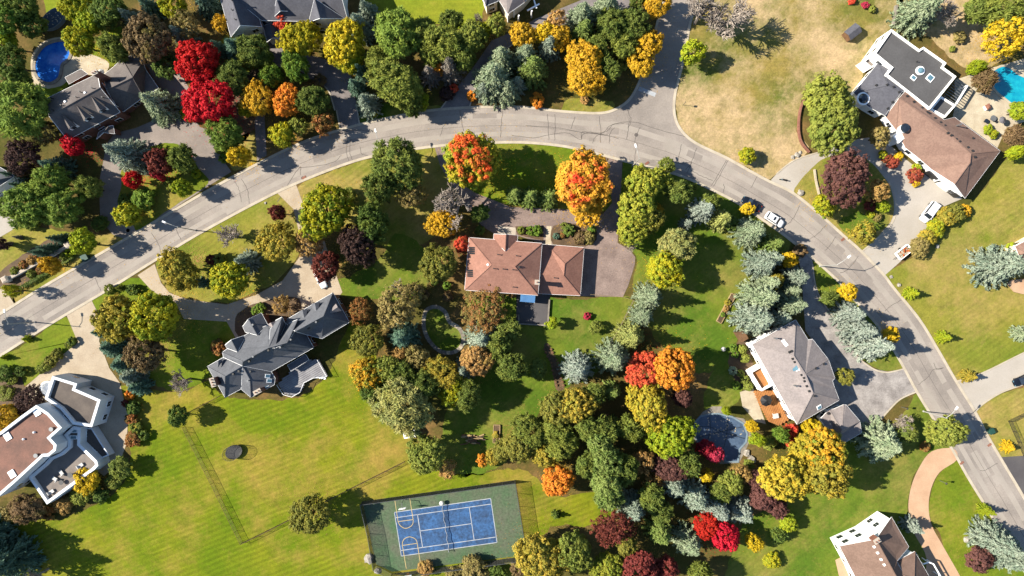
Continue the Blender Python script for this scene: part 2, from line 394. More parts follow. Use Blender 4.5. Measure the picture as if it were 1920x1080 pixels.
# lighter wheel tracks and the long joint of the paving, sealed cracks
def along(t): # line between the two road edges
    n = 60; out = []
    full = u1[:-30] + u2[35:]
    for i in range(n):
        a = Vector(lo[int(i / (n - 1) * (len(lo) - 1))])
        b = min((Vector(p) for p in full), key=lambda q: (q - a).length)
        out.append(tuple(a.lerp(b, t)))
    return out
def lay(name, pts, w, mat, z, parent=road):
    m = MB(); ribbon(m, pts, w, z); return mk(name, m, mat, parent)
CENT = smooth_line(along(.5), 3)
for t, w in ((0.22, 1.1), (0.74, 1.3)):
    lay('wheel_track', smooth_line(along(t), 2), w, 'asphalt_patch', 0.026)
lay('paving_joint', smooth_line(along(0.47), 2), 0.07, 'tar', 0.032)
cracks = [[(652, 262), (650, 285), (655, 305)], [(658, 260), (656, 284), (662, 303)], [(675, 275), (678, 288), (690, 292)], [(862, 207), (866, 228), (870, 246)], [(943, 208), (940, 232), (939, 258)], [(1026, 214), (1028, 240), (1030, 262)], [(1041, 214), (1041, 240), (1040, 264)], [(1078, 218), (1074, 232), (1070, 242)], [(1124, 218), (1126, 245), (1126, 268)], [(1180, 222), (1178, 240), (1175, 262)], [(1176, 205), (1183, 225), (1178, 240)],
          [(960, 254), (1000, 258), (1060, 249), (1088, 262), (1092, 248), (1120, 250), (1160, 260)], [(985, 236), (1050, 240), (1100, 250), (1140, 252)], [(1090, 262), (1096, 250), (1130, 249), (1145, 235), (1185, 228), (1240, 245), (1290, 258)], [(1112, 268), (1118, 255), (1140, 245), (1150, 233), (1170, 232)], [(1142, 270), (1144, 250), (1152, 240)], [(1190, 268), (1194, 252), (1200, 238)],
          [(1195, 268), (1190, 295), (1192, 303)], [(1222, 300), (1245, 302), (1242, 312)], [(1246, 302), (1262, 302), (1275, 307), (1297, 304), (1286, 318)], [(1278, 270), (1270, 303)], [(1306, 277), (1296, 305), (1288, 325)], [(1362, 300), (1348, 325), (1334, 348)], [(1365, 300), (1350, 328), (1337, 350)], [(1356, 345), (1358, 352), (1356, 361)], [(1420, 330), (1408, 352)], [(1294, 318), (1315, 330), (1336, 338)],
          [(1395, 378), (1404, 374), (1432, 381)], [(1500, 385), (1485, 412), (1470, 424)], [(1548, 422), (1532, 440), (1520, 446)], [(1567, 443), (1555, 462), (1545, 470)], [(1690, 562), (1668, 575), (1660, 583)], [(1770, 690), (1750, 693), (1740, 706), (1722, 722)], [(1750, 680), (1756, 692), (1768, 690)], [(1870, 868), (1848, 881), (1838, 882)], [(284, 437), (296, 455), (302, 473)], [(330, 430), (340, 450)], [(440, 340), (448, 355), (452, 378)], [(452, 335), (464, 355), (467, 382)], [(178, 520), (186, 538), (190, 545)], [(520, 378), (560, 315), (563, 328)], [(560, 315), (620, 306), (640, 292)], [(838, 228), (830, 240), (825, 256)], [(640, 250), (660, 244), (700, 246)], [(1610, 480), (1590, 505), (1575, 512)]]
for k, cr in enumerate(cracks):
    pts = ragged(P(smooth_line(cr, 4)), 0.12, 0.7, k)[:-max(1, len(cr))] if False else [(x + random.uniform(-.1, .1), y + random.uniform(-.1, .1)) for x, y in P(smooth_line(cr, 5))]
    lay('crack_seal', pts, 0.11, 'tar', 0.034)
stop = MB(); ribbon(stop, P([(1198, 166), (1229, 178)]), 0.95, 0.034); mk('stop_line', stop, 'line_white', road)
m = MB(); m.sheet(P([(9, 591), (14, 588), (34, 614), (57, 602), (64, 617), (35, 636)]), 0.0315); mk('concrete_patch', m, 'asphalt_patch', road)
for u, v, mat in ((38, 586, 'asphalt_patch'), (1193, 253, 'tar'), (240, 432, 'tar'), (568, 334, 'tar')):
    p = W(u, v); m = MB(); m.lathe(p.x, p.y, [(0.45, 0.02), (0.45, 0.04)], 14); mk('manhole_cover', m, mat, road)
for u, v in ((1213, 306), (570, 333), (1803, 868), (1855, 834), (1580, 449)):
    p = W(u, v); m = MB(); m.box(p.x, p.y, 0.05, 0.115, 1.0, 0.5, 0.6); mk('drain_grate', m, 'brick', road)

for k in range(26):
    i = random.randrange(8, len(CENT) - 8); a = Vector(CENT[i]); b = Vector(CENT[i + 1]); d = (b - a).normalized(); q = a + Vector((-d.y, d.x)) * random.uniform(-2.4, 2.4)
    m = MB(); ln, wd_ = random.uniform(1.5, 7), random.uniform(.8, 2.0)
    m.sheet(ragged([(q.x + d.x * x - d.y * y, q.y + d.y * x + d.x * y) for x, y in ((-ln / 2, -wd_ / 2), (ln / 2, -wd_ / 2), (ln / 2, wd_ / 2), (-ln / 2, wd_ / 2))], .08, .6, k), .0282 + k * .0001); mk('asphalt_repair', m, 'asphalt_fresh' if k % 3 else 'asphalt_patch', road)

# lawns
field('lawn', [(1292, 60), (1330, -150), (1690, -150), (1678, 60), (1625, 118), (1602, 175), (1520, 165), (1500, 200), (1495, 245), (1515, 285), (1460, 322), (1440, 336), (1400, 314), (1305, 266), (1276, 240), (1268, 210), (1268, 182), (1282, 110)], 'lawn_dry', 0.010, 0.3, 3)
field('lawn', [(1660, 515), (1700, 490), (1780, 420), (1840, 360), (1930, 270), (2150, 270), (2150, 650), (1840, 697), (1795, 712), (1725, 600), (1678, 540)], 'lawn_mixed', 0.010, 0.2, 5)
field('lawn', [(1828, 772), (1845, 757), (1880, 736), (2150, 690), (2150, 860), (1875, 856), (1850, 815)], 'lawn_mixed', 0.010, 0.2, 7)
field('lawn', [(205, 725), (330, 735), (390, 715), (430, 745), (560, 745), (620, 690), (660, 600), (700, 640), (720, 740), (770, 800), (800, 860), (860, 890), (980, 880), (1040, 930), (1120, 920), (1160, 940), (1120, 985), (1010, 1010), (990, 1260), (-220, 1260), (-220, 950), (60, 975), (150, 960), (235, 900), (240, 800)], 'lawn_mown', 0.010, 0.3, 8)
field('lawn', [(870, 560), (1090, 560), (1190, 562), (1150, 650), (1120, 700), (1040, 740), (990, 810), (930, 880), (830, 880), (840, 760), (900, 680), (960, 620)], 'lawn_deep', 0.010, 0.4, 11)
field('lawn', [(700, 500), (740, 440), (800, 470), (800, 540), (760, 560), (650, 560), (620, 530)], 'lawn_deep', 0.012, 0.5, 12)
field('lawn', [(560, 348), (650, 310), (720, 291), (815, 277), (830, 310), (860, 360), (820, 440), (740, 470), (680, 440), (640, 420), (572, 385)], 'lawn_mixed', 0.010, 0.3, 13)
field('lawn', [(840, 273), (960, 268), (1047, 275), (1130, 290), (1148, 340), (1145, 395), (960, 385), (880, 360), (850, 310)], 'lawn_green', 0.010, 0.3, 14)
field('lawn', [(1170, 302), (1220, 316), (1280, 333), (1350, 366), (1392, 388), (1440, 420), (1480, 450), (1470, 480), (1420, 520), (1420, 600), (1390, 630), (1330, 700), (1250, 660), (1190, 560), (1192, 480), (1165, 450), (1165, 380)], 'lawn_deep', 0.010, 0.3, 15)
field('lawn', [(1320, 760), (1340, 690), (1390, 640), (1400, 660), (1390, 740), (1350, 770)], 'lawn_deep', 0.012, 0.4, 17)
field('lawn', [(1530, 830), (1620, 820), (1690, 780), (1720, 738), (1752, 788), (1787, 838), (1745, 850), (1715, 890), (1702, 945), (1710, 985), (1745, 1060), (1752, 1260), (1370, 1260), (1380, 1010), (1450, 950), (1520, 910)], 'lawn_deep', 0.010, 0.3, 18)
field('lawn', [(1764, 886), (1794, 864), (1817, 898), (1852, 955), (1885, 1010), (1925, 1080), (1930, 1260), (1800, 1260), (1768, 1022), (1748, 985), (1742, 950), (1748, 915)], 'lawn_green', 0.010, 0.1, 20)
field('lawn', [(0, 668), (100, 605), (124, 593), (143, 635), (145, 641), (88, 690), (44, 726), (20, 720), (-20, 760), (-220, 700)], 'lawn_green', 0.010, 0.2, 21)
field('lawn', [(174, 560), (204, 543), (256, 520), (285, 545), (330, 575), (343, 600), (300, 640), (192, 602)], 'lawn_green', 0.010, 0.3, 22)
field('lawn', [(294, 494), (375, 439), (480, 382), (520, 364), (548, 392), (560, 440), (560, 480), (525, 522), (478, 548), (425, 568), (350, 557), (316, 545)], 'lawn_mixed', 0.010, 0.3, 23)
field('lawn', [(250, 440), (165, 488), (78, 538), (5, 582), (28, 568), (15, 540), (-20, 545), (-30, 470), (30, 425), (130, 435), (200, 440)], 'lawn_mixed', 0.010, 0.3, 24)
field('lawn', [(330, 600), (430, 604), (440, 630), (400, 700), (330, 735), (270, 700), (260, 640)], 'lawn_green', 0.012, 0.4, 25)
field('lawn', [(680, -150), (920, -150), (900, 40), (850, 50), (760, 40), (700, 45)], 'lawn_bright', 0.010, 0.4, 26)
field('lawn', [(60, 165), (125, 130), (200, 60), (240, 60), (240, 110), (195, 128), (150, 140), (100, 185), (20, 185)], 'lawn_green', 0.010, 0.4, 27)
field('lawn', [(70, -150), (130, -150), (118, 12), (85, 18)], 'lawn_bright', 0.010, 0.2, 28)
field('lawn', [(410, 80), (450, 70), (500, 130), (470, 180), (440, 130)], 'lawn_green', 0.010, 0.4, 29)
field('lawn', [(1055, 213), (1125, 216), (1150, 205), (1140, 188), (1070, 186)], 'lawn_mixed', 0.010, 0.3, 30)
field('lawn', [(675, 230), (700, 195), (830, 200), (760, 214), (715, 224)], 'lawn_deep', 0.010, 0.2, 31)
field('lawn', [(415, 270), (480, 250), (490, 300), (440, 320), (425, 295)], 'lawn_mixed', 0.012, 0.2, 32)
field('lawn', [(1690, -150), (1930, -150), (1930, 60), (1850, 130), (1810, 130), (1740, 70), (1690, 40)], 'lawn_dry', 0.010, 0.3, 33)

# drives, patios; z in steps
def drive(name, pts, mat, z=0.04, smooth=False, edge=None):
    q = P(pts); q = smooth_line(q, 4, True) if smooth else q
    m = MB(); m.sheet(q, z); return struct(mk(name, m, mat))
drive('driveway', [(125, 591), (172, 563), (190, 600), (186, 640), (205, 690), (225, 718), (240, 780), (238, 830), (222, 874), (195, 892), (150, 860), (85, 760), (60, 765), (20, 775), (28, 745), (46, 727), (88, 690), (147, 641), (142, 632)], 'paver_beige')
drive('driveway', [(258, 516), (290, 495), (302, 530), (318, 549), (350, 561), (425, 571), (480, 553), (530, 526), (563, 480), (562, 440), (550, 392), (520, 362), (555, 345), (568, 381), (602, 430), (614, 470), (632, 520), (642, 548), (600, 600), (455, 660), (440, 630), (425, 603), (345, 598), (332, 573), (285, 545)], 'paver_beige')
drive('driveway', [(815, 276), (832, 272), (846, 300), (864, 345), (892, 362), (960, 389), (1060, 392), (1130, 402), (1148, 380), (1140, 330), (1132, 292), (1167, 302), (1165, 350), (1160, 400), (1158, 455), (1182, 470), (1191, 482), (1190, 497), (1178, 535), (1168, 557), (1088, 555), (1088, 458), (1035, 458), (1022, 458), (965, 440), (930, 440), (905, 425), (880, 395), (868, 375), (845, 345), (825, 310)], 'paver_brown')
drive('driveway', [(200, 270), (215, 250), (255, 240), (290, 225), (290, 170), (270, 120), (330, 115), (346, 150), (362, 178), (352, 205), (375, 238), (404, 248), (413, 275), (418, 300), (434, 322), (394, 347), (262, 433), (236, 449), (212, 440), (188, 412), (186, 342)], 'paver_mauve', 0.04)
drive('driveway', [(637, 244), (630, 207), (617, 172), (600, 155), (575, 145), (540, 132), (520, 124), (503, 150), (495, 200), (500, 292), (482, 302), (478, 230), (484, 160), (508, 112), (500, 60), (530, 60), (560, 100), (600, 108), (650, 125), (662, 150), (668, 195), (673, 233)], 'asphalt_worn')
drive('driveway', [(825, 206), (860, 160), (885, 130), (922, 76), (960, 60), (1005, 35), (1090, 0), (1160, -30), (1185, 0), (1195, 25), (1170, 20), (1040, 50), (962, 82), (908, 124), (895, 152), (880, 203)], 'asphalt_worn')
drive('driveway', [(1445, 338), (1456, 326), (1490, 300), (1545, 283), (1600, 262), (1650, 255), (1700, 300), (1750, 340), (1805, 372), (1772, 386), (1742, 422), (1709, 459), (1692, 487), (1657, 518), (1615, 474), (1580, 443), (1532, 400), (1485, 363)], 'asphalt_pale')
drive('driveway', [(1490, 453), (1525, 483), (1523, 500), (1530, 540), (1545, 570), (1565, 597), (1590, 632), (1612, 672), (1640, 692), (1665, 697), (1697, 690), (1718, 733), (1690, 745), (1672, 762), (1650, 787), (1615, 812), (1560, 790), (1540, 660), (1510, 620), (1505, 550), (1500, 500)], 'asphalt_streaked')
drive('driveway', [(1747, 846), (1787, 841), (1794, 862), (1762, 885), (1746, 915), (1741, 950), (1747, 985), (1767, 1022), (1800, 1080), (1820, 1120), (1730, 1120), (1738, 1050), (1714, 1000), (1706, 970), (1703, 945), (1709, 910), (1724, 875)], 'paver_salmon', 0.04, True)
drive('driveway', [(1791, 716), (1840, 701), (1920, 662), (1990, 630), (1990, 690), (1920, 719), (1877, 735), (1842, 757), (1827, 773)], 'asphalt_pale')
drive('driveway', [(1877, 857), (1960, 852), (1990, 990), (1960, 1002), (1921, 936)], 'asphalt_dark')
drive('driveway', [(-60, 530), (10, 543), (27, 570), (2, 589), (-60, 628)], 'paver_beige')
drive('driveway', [(-60, 320), (20, 325), (40, 360), (40, 415), (22, 432), (-60, 480)], 'asphalt_pale')
drive('patio', [(120, 112), (150, 100), (180, 105), (205, 120), (190, 145), (165, 140), (130, 150), (112, 162), (70, 165), (58, 130), (62, 100), (85, 76), (125, 70), (142, 90)], 'stone_pale', 0.03, True)
drive('patio', [(1790, 150), (1850, 130), (1920, 110), (1960, 120), (1960, 215), (1900, 235), (1880, 255), (1860, 300), (1780, 250), (1790, 200)], 'stone_pale', 0.03)
drive('patio', [(1387, 735), (1412, 728), (1436, 795), (1416, 790), (1392, 762)], 'stone_pale', 0.03)
drive('patio', [(1566, 1050), (1582, 1042), (1600, 1110), (1580, 1110)], 'paver_salmon', 0.03)
drive('patio', [(1308, 784), (1318, 772), (1335, 762), (1352, 762), (1368, 780), (1395, 785), (1410, 815), (1400, 840), (1386, 868), (1350, 870), (1340, 845), (1300, 828)], 'stone_grey', 0.03)
drive('patio', [(969, 552), (1031, 552), (1030, 612), (968, 608)], 'asphalt_dark', 0.03)
drive('walkway', [(1025, 424), (1034, 424), (1034, 462), (1022, 462)], 'stone_pale', 0.05)
drive('walkway', [(934, 424), (968, 427), (966, 446), (932, 444)], 'concrete', 0.05)
for pts in ([(628, 207), (617, 172), (602, 157)], [(638, 243), (631, 207)], [(668, 195), (674, 232)], [(880, 202), (896, 152), (908, 124), (962, 83)], [(857, 163), (825, 206)], [(1523, 495), (1530, 540), (1545, 570), (1565, 597), (1590, 632), (1612, 672), (1640, 693), (1665, 698), (1696, 691)], [(1717, 735), (1690, 747), (1672, 763), (1650, 788)], [(1792, 715), (1840, 700), (1920, 661), (1990, 629)], [(1827, 774), (1842, 758), (1877, 736), (1920, 720), (1990, 691)], [(1545, 283), (1490, 300), (1456, 326)], [(1615, 472), (1657, 436), (1677, 409), (1678, 374), (1667, 340)]):
    m = MB(); strip3(m, smooth_line(P(pts), 5), 0.3, 0.0, 0.12); struct(mk('kerb', m, 'kerb'))
# planted islands inside the loops
field('lawn', [(227, 322), (240, 300), (262, 285), (285, 275), (310, 268), (340, 273), (357, 292), (372, 315), (390, 344), (330, 384), (262, 430), (248, 420), (222, 385), (227, 350)], 'lawn_green', 0.055, 0.1, 41)
field('lawn', [(1490, 364), (1498, 342), (1522, 315), (1545, 297), (1580, 290), (1625, 299), (1663, 340), (1675, 375), (1673, 409), (1653, 435), (1614, 470), (1580, 439), (1533, 396)], 'lawn_mixed', 0.055, 0.05, 42)
field('lawn', [(1527, 487), (1575, 530), (1600, 560), (1645, 609), (1675, 655), (1694, 688), (1665, 695), (1642, 690), (1614, 670), (1592, 630), (1567, 595), (1547, 568), (1532, 538), (1526, 500)], 'lawn_deep', 0.055, 0.05, 43)
field('lawn', [(1640, 400), (1668, 380), (1670, 408), (1650, 432), (1600, 440), (1570, 420), (1600, 400)], 'lawn_deep', 0.06, 0.3, 44)
field('planting_bed', [(966, 424), (1020, 424), (1019, 452), (970, 440)], 'soil', 0.06, 0.1, 45, False)
field('planting_bed', [(1038, 424), (1090, 420), (1112, 424), (1120, 440), (1112, 456), (1090, 462), (1038, 458)], 'soil', 0.06, 0.1, 46)
field('planting_bed', [(440, 160), (500, 130), (478, 240), (430, 270)], 'soil', 0.012, 0.3, 47)
field('planting_bed', [(1385, 640), (1405, 640), (1410, 740), (1370, 700), (1368, 660)], 'soil', 0.016, 0.3, 48)
field('planting_bed', [(440, 596), (475, 570), (520, 560), (560, 560), (560, 600), (520, 640), (455, 640)], 'soil', 0.06, 0.2, 49)
field('planting_bed', [(10, 560), (140, 478), (150, 460), (90, 450), (0, 510), (-20, 540)], 'soil', 0.014, 0.2, 50)
field('planting_bed', [(40, 700), (20, 700), (-30, 720), (-30, 800), (30, 810), (70, 770), (50, 740)], 'soil', 0.045, 0.2, 51)

# ------------------------------------------------------------------ houses
def ZZ(ox, oy, f): return lambda x, y: (ox + x / f, oy + y / f)

class House:
    def __init__(s, name, label, cpx, wall, trim='white_paint', group=None):
        s.r = root(name, W(*cpx), label, 'house', group); s.wall = wall; s.trim = trim; s.tris = []; s.nwin = 0
    def px(s, f, p): u, v = f(p[0], p[1]); return (u, v, p[2])
    def roof(s, f, faces, mat, inset_d=0.4, walls=True, windows=True, gut=True, ridge=True, name='roof', base=0.0, storeys=None):
        """faces: lists of (x, y, z) in zoom coordinates with real heights; eave and rake edges get walls, gutters"""
        keys = {}; V = []; F = []
        for fc in faces:
            idx = []
            for p in fc:
                k = (round(p[0]), round(p[1]))
                if k not in keys:
                    keys[k] = len(V); u, v, z = s.px(f, p); V.append(W(u, v, z))
                idx.append(keys[k])
            F.append(idx)
            q = [s.px(f, p) for p in fc]
            for i in range(1, len(q) - 1): s.tris.append((q[0], q[i], q[i + 1]))
        m = MB(); FF = []
        for idx in F:   # faces up
            a = sum((V[idx[i]].x * V[idx[(i + 1) % len(idx)]].y - V[idx[(i + 1) % len(idx)]].x * V[idx[i]].y) for i in range(len(idx)))
            FF.append(idx if a > 0 else idx[::-1])
        m.add(V, FF)
        ro = mk(name, m, mat, s.r)
        md = ro.modifiers.new('thickness', 'SOLIDIFY'); md.thickness = 0.18; md.offset = -1
        cnt = {}
        for fi, idx in enumerate(FF):
            for i in range(len(idx)):
                e = (idx[i], idx[(i + 1) % len(idx)]); cnt.setdefault(tuple(sorted(e)), []).append((fi, e))
        bnd = [v[0] for v in cnt.values() if len(v) == 1]
        if ridge:
            rm = MB()
            for k, v in cnt.items():
                if len(v) > 1:
                    a, b = V[k[0]], V[k[1]]
                    rm.tube(a, b, 0.11, n=4)
            if rm.v: mk('ridge_cap', rm, mat, ro)
        if gut:
            gm = MB()
            for fi, (a, b) in bnd: gm.tube(V[a] + Vector((0, 0, -.06)), V[b] + Vector((0, 0, -.06)), 0.065, n=4)
            mk('gutter', gm, s.trim, ro)
        if not walls: return ro
        # walls under the outer edges
        nrm = {}
        en = []
        for fi, (a, b) in bnd:
            d = (V[b] - V[a]); d.z = 0
            if d.length < 0.05: continue
            d.normalize(); inn = Vector((-d.y, d.x, 0))      # left of a ccw edge is inside
            nrm.setdefault(a, []).append(inn); nrm.setdefault(b, []).append(inn); en.append((a, b, inn))
        ins = {}
        for k, l in nrm.items():
            t = sum(l, Vector()); t = t.normalized() if t.length > .2 else l[0]
            ins[k] = V[k] + t * inset_d * (1.3 if len(l) > 1 else 1.0) + Vector((0, 0, -.2))
        wm = MB()
        for a, b, inn in en:
            A, B = ins[a], ins[b]
            wm.add([(A.x, A.y, base), (B.x, B.y, base), B, A], [(0, 1, 2, 3)])
        wo = mk('wall', wm, s.wall, s.r)
        if windows:
            for a, b, inn in en:
                s.windows(ins[a], ins[b], -inn, base, storeys)
        return ro
    def windows(s, A, B, out, base=0.0, storeys=None):
        mid = (A + B) / 2
        if -(mid.x * out.x + mid.y * out.y) < 0.12 * Vector((mid.x, mid.y)).length: return
        d = B - A; d.z = 0; L = d.length
        if L < 2.2: return
        d.normalize(); top = min(A.z, B.z) - base; n = max(1, int(L / 3.2))
        ang = math.atan2(d.y, d.x)
        rows = [r for r in ((1.0, 2.3), (3.7, 5.0)) if r[1] < top - 0.2]
        for z0, z1 in rows:
            for i in range(n):
                t = (i + 0.5) / n; p = A + (B - A) * t
                if s.nwin > 26: return
                s.nwin += 1
                q = p + out * 0.03; m = MB(); m.box(q.x, q.y, base + z0 - .1, base + z1 + .1, 1.45, 0.1, ang); wf = mk('window', m, s.trim, s.r)
                for sg in (-1, 1):
                    q2 = p + out * 0.06 + d * (0.33 * sg); m = MB(); m.box(q2.x, q2.y, base + z0, base + z1, 0.6, 0.1, ang); mk('pane', m, 'glass_dark', wf)
    def at(s, u, v):
        """place on the roof seen in photo pixel (u, v)"""
        best = None
        for a, b, cc in s.tris:
            d = (b[1] - cc[1]) * (a[0] - cc[0]) + (cc[0] - b[0]) * (a[1] - cc[1])
            if abs(d) < 1e-6: continue
            l1 = ((b[1] - cc[1]) * (u - cc[0]) + (cc[0] - b[0]) * (v - cc[1])) / d
            l2 = ((cc[1] - a[1]) * (u - cc[0]) + (a[0] - cc[0]) * (v - cc[1])) / d
            l3 = 1 - l1 - l2
            if min(l1, l2, l3) >= -0.02:
                z = l1 * a[2] + l2 * b[2] + l3 * cc[2]
                if best is None or z > best: best = z
        return W(u, v, best if best is not None else 5.0)
    def vents(s, f, pts, kind='pipe'):
        for x, y in pts:
            p = s.at(*f(x, y)); m = MB()
            if kind == 'pipe':
                m.lathe(p.x, p.y, [(0.1, p.z - .3), (0.1, p.z + 0.7), (0.16, p.z + 0.72), (0.16, p.z + .8)], 8); mk('vent_pipe', m, 'metal_dark', s.r)
            elif kind == 'tall':
                m.lathe(p.x, p.y, [(0.14, p.z - .3), (0.14, p.z + 1.5), (0.22, p.z + 1.52), (0.22, p.z + 1.7)], 8); mk('flue', m, 'metal_grey', s.r)
            else:
                m.box(p.x, p.y, p.z - .2, p.z + .28, .5, .5, 0.5, .8); mk('roof_vent', m, 'metal_dark' if kind == 'box' else s.trim, s.r)
    def normal_at(s, u, v):
        a, b, d = s.at(u, v), s.at(u + 2, v), s.at(u, v + 2); n = (b - a).cross(d - a)
        n = n if n.z > 0 else -n
        return n.normalized() if n.length > 1e-6 and n.normalized().z > .4 else Vector((0, 0, 1))
    def skylight(s, f, pts, lx=1.0, ly=1.2, ang=0.0, z=None, mat='glass_sky'):
        for x, y in pts:
            u, v = f(x, y); p = s.at(u, v) if z is None else W(u, v, z); m = MB()
            n = s.normal_at(u, v) if z is None else Vector((0, 0, 1))
            dn = Vector((n.x, n.y, 0)); R = (n.to_track_quat('Z', 'Y')).to_matrix() if dn.length > .05 else Matrix.Rotation(ang, 3, 'Z')
            if dn.length > .05:
                ax = Vector((-n.y, n.x, 0)).normalized(); ay = n.cross(ax); R = Matrix((ax, ay, n)).transposed()
            m.box(0, 0, -.3, .14, lx, ly, 0); m.v = [tuple(R @ Vector(k) + p) for k in m.v]; q = mk('skylight', m, s.trim, s.r)
            m = MB(); m.box(0, 0, 0, .17, lx * .78, ly * .78, 0); m.v = [tuple(R @ Vector(k) + p) for k in m.v]; mk('pane', m, mat, q)
    def chimney(s, f, x, y, z0, z1, lx, ly, ang, mat='brick', pots=2):
        p = W(*f(x, y), z1); m = MB(); m.box(p.x, p.y, z0, z1 - .2, lx, ly, ang); ch = mk('chimney', m, mat, s.r)
        m = MB(); m.box(p.x, p.y, z1 - .2, z1, lx + .2, ly + .2, ang); mk('chimney_cap', m, 'concrete', ch)
        for i in range(pots):
            t = (i + .5) / pots - .5; m = MB(); qx, qy = p.x + math.cos(ang) * lx * t, p.y + math.sin(ang) * lx * t
            m.lathe(qx, qy, [(.16, z1), (.13, z1 + .4)], 8); mk('chimney_pot', m, 'brick', ch)
    def dormer(s, f, A, B, zE, zP, Q, zQ, mat, wallmat=None, drop=1.3):
        a = W(*f(*A), zE); b = W(*f(*B), zE); p = (a + b) / 2; p.z = zP; q = W(*f(*Q), zQ)
        m = MB(); m.add([a, b, p, q], [(0, 2, 3), (2, 1, 3)]); d = mk('dormer', m, mat, s.r)
        md = d.modifiers.new('thickness', 'SOLIDIFY'); md.thickness = 0.12; md.offset = 0
        ins = ((q - p)); ins.z = 0; ins = ins.normalized() * 0.25
        a2, b2, p2 = a + ins, b + ins, p + ins - Vector((0, 0, .1)); lo_ = Vector((0, 0, -drop))
        m = MB(); m.add([a2 + lo_, b2 + lo_, b2, p2, a2, q + Vector((0, 0, -drop - .5))], [(0, 1, 2, 3, 4), (0, 4, 5), (1, 5, 2)]); mk('dormer_wall', m, wallmat or s.trim, d)
        c0 = (a2 + b2) / 2; dd = (b2 - a2); w = dd.length * .5; ang = math.atan2(dd.y, dd.x); c0 = c0 - ins.normalized() * .03
        m = MB(); m.box(c0.x, c0.y, c0.z - drop * .7, c0.z + .1, w, .08, ang); mk('dormer_window', m, 'glass_dark', d)
    def flat(s, f, pts, z, mat, par=0.5, wallmat=None, thick=0.35, base=0.0, name='flat_roof', wins=True):
        q = [tuple(W(*f(x, y), z))[:2] for x, y in pts]
        area = sum(q[i][0] * q[(i + 1) % len(q)][1] - q[(i + 1) % len(q)][0] * q[i][1] for i in range(len(q)))
        if area < 0: q = q[::-1]
        inn = inset(q, thick); n = len(q)
        m = MB(); vs = [(x, y, base) for x, y in q] + [(x, y, z) for x, y in q] + [(x, y, z) for x, y in inn] + [(x, y, z - par) for x, y in inn]
        fs = []
        for i in range(n):
            j = (i + 1) % n
            fs += [(i, j, n + j, n + i), (n + i, n + j, 2 * n + j, 2 * n + i), (2 * n + i, 2 * n + j, 3 * n + j, 3 * n + i)]
        m.add(vs, fs); wo = mk('wall', m, wallmat or s.wall, s.r)
        m = MB(); m.sheet(inn, z - par + .01); fl = mk(name, m, mat, s.r)
        if wins:
            for i in range(n):
                A, B = Vector((*q[i], z - par)), Vector((*q[(i + 1) % n], z - par)); d = (B - A).normalized()
                s.windows(A, B, Vector((d.y, -d.x, 0)), base)
        return fl
    def box(s, name, f, pts, z0, z1, mat):
        q = [tuple(W(*f(x, y), z1))[:2] for x, y in pts]; m = MB(); m.prism(q, z0, z1); return mk(name, m, mat, s.r)

# --- brown-roofed house in the middle
f = ZZ(860, 420, 5.4)
h5 = House('house', 'two-storey house with brown hipped roof and side garage in the picture centre', (950, 500), 'cream_wall')
e, r = 5.6, 8.5
A, B, C_, D_ = (105, 137, e), (845, 195, e), (803, 722, e), (60, 668, e); R1, R2 = (335, 412, r), (568, 430, r)
h5.roof(f, [[A, B, R2, R1], [B, C_, R2], [C_, D_, R1, R2], [D_, A, R1]], 'roof_brown')
h5.roof(f, [[(357, 100, 5.4), (478, 105, 7.0), (470, 275, 7.0), (352, 165, 5.4)], [(478, 105, 7.0), (598, 117, 5.4), (594, 180, 5.4), (470, 275, 7.0)]], 'roof_brown', windows=False, name='porch_roof')
e, r = 3.0, 5.0
h5.roof(f, [[(890, 207, e), (1270, 238, e), (1075, 402, r)], [(1270, 238, e), (1232, 725, e), (1063, 522, r), (1075, 402, r)], [(1232, 725, e), (806, 705, e), (830, 505, r), (1063, 522, r)], [(890, 207, e), (1075, 402, r), (1063, 522, r)], [(840, 204, e), (890, 207, e), (1063, 522, r), (830, 505, r)]], 'roof_brown', name='garage_roof')
h5.chimney(f, 795, 590, 4, 8.4, .9, .9, -.05, 'white_wall', 1)
h5.vents(f, [(357, 452), (452, 456), (550, 463), (398, 310), (586, 322), (552, 638), (968, 545)]); h5.vents(f, [(295, 412)], 'white'); h5.vents(f, [(612, 436)], 'box')
for x, y, w in ((152, 270, 2.3), (133, 500, 2.1)):
    for k in range(4):
        p = h5.at(*f(x + (k - 1.5) * 20 * 0 , y + (k - 1.5) * 19)); m = MB(); m.box(p.x, p.y, p.z - .3, p.z + .16, w, .36, -.06); mk('solar_collector', m, 'black_plastic', h5.r)
aw = MB(); q = [W(*f(x, y), z) for x, y, z in ((628, 712, 3.0), (778, 722, 3.0), (770, 798, 2.6), (620, 785, 2.6))]
aw.add(q + [v - Vector((0, 0, .1)) for v in q], [(0, 1, 2, 3), (7, 6, 5, 4), (0, 4, 5, 1), (1, 5, 6, 2), (2, 6, 7, 3), (3, 7, 4, 0)]); a = mk('awning', aw, 'awning_blue', h5.r)
for v in q[2:]:
    m = MB(); m.tube((v.x, v.y, 0), (v.x, v.y, v.z - .1), .06); mk('post', m, 'white_paint', h5.r)
w = MB()
for (x0, y0), (x1, y1) in (((920, 765), (905, 990)), ((880, 1025), (605, 1010)), ((605, 1010), (610, 915))):
    a, b = W(*f(x0, y0), .6), W(*f(x1, y1), .6); d = b - a; w.box((a.x + b.x) / 2, (a.y + b.y) / 2, 0, .6, d.length, .3, math.atan2(d.y, d.x))
tag(mk('terrace_wall', w, 'stone_grey'), 'low grey wall round the shaded terrace behind the brown-roofed house', 'wall')

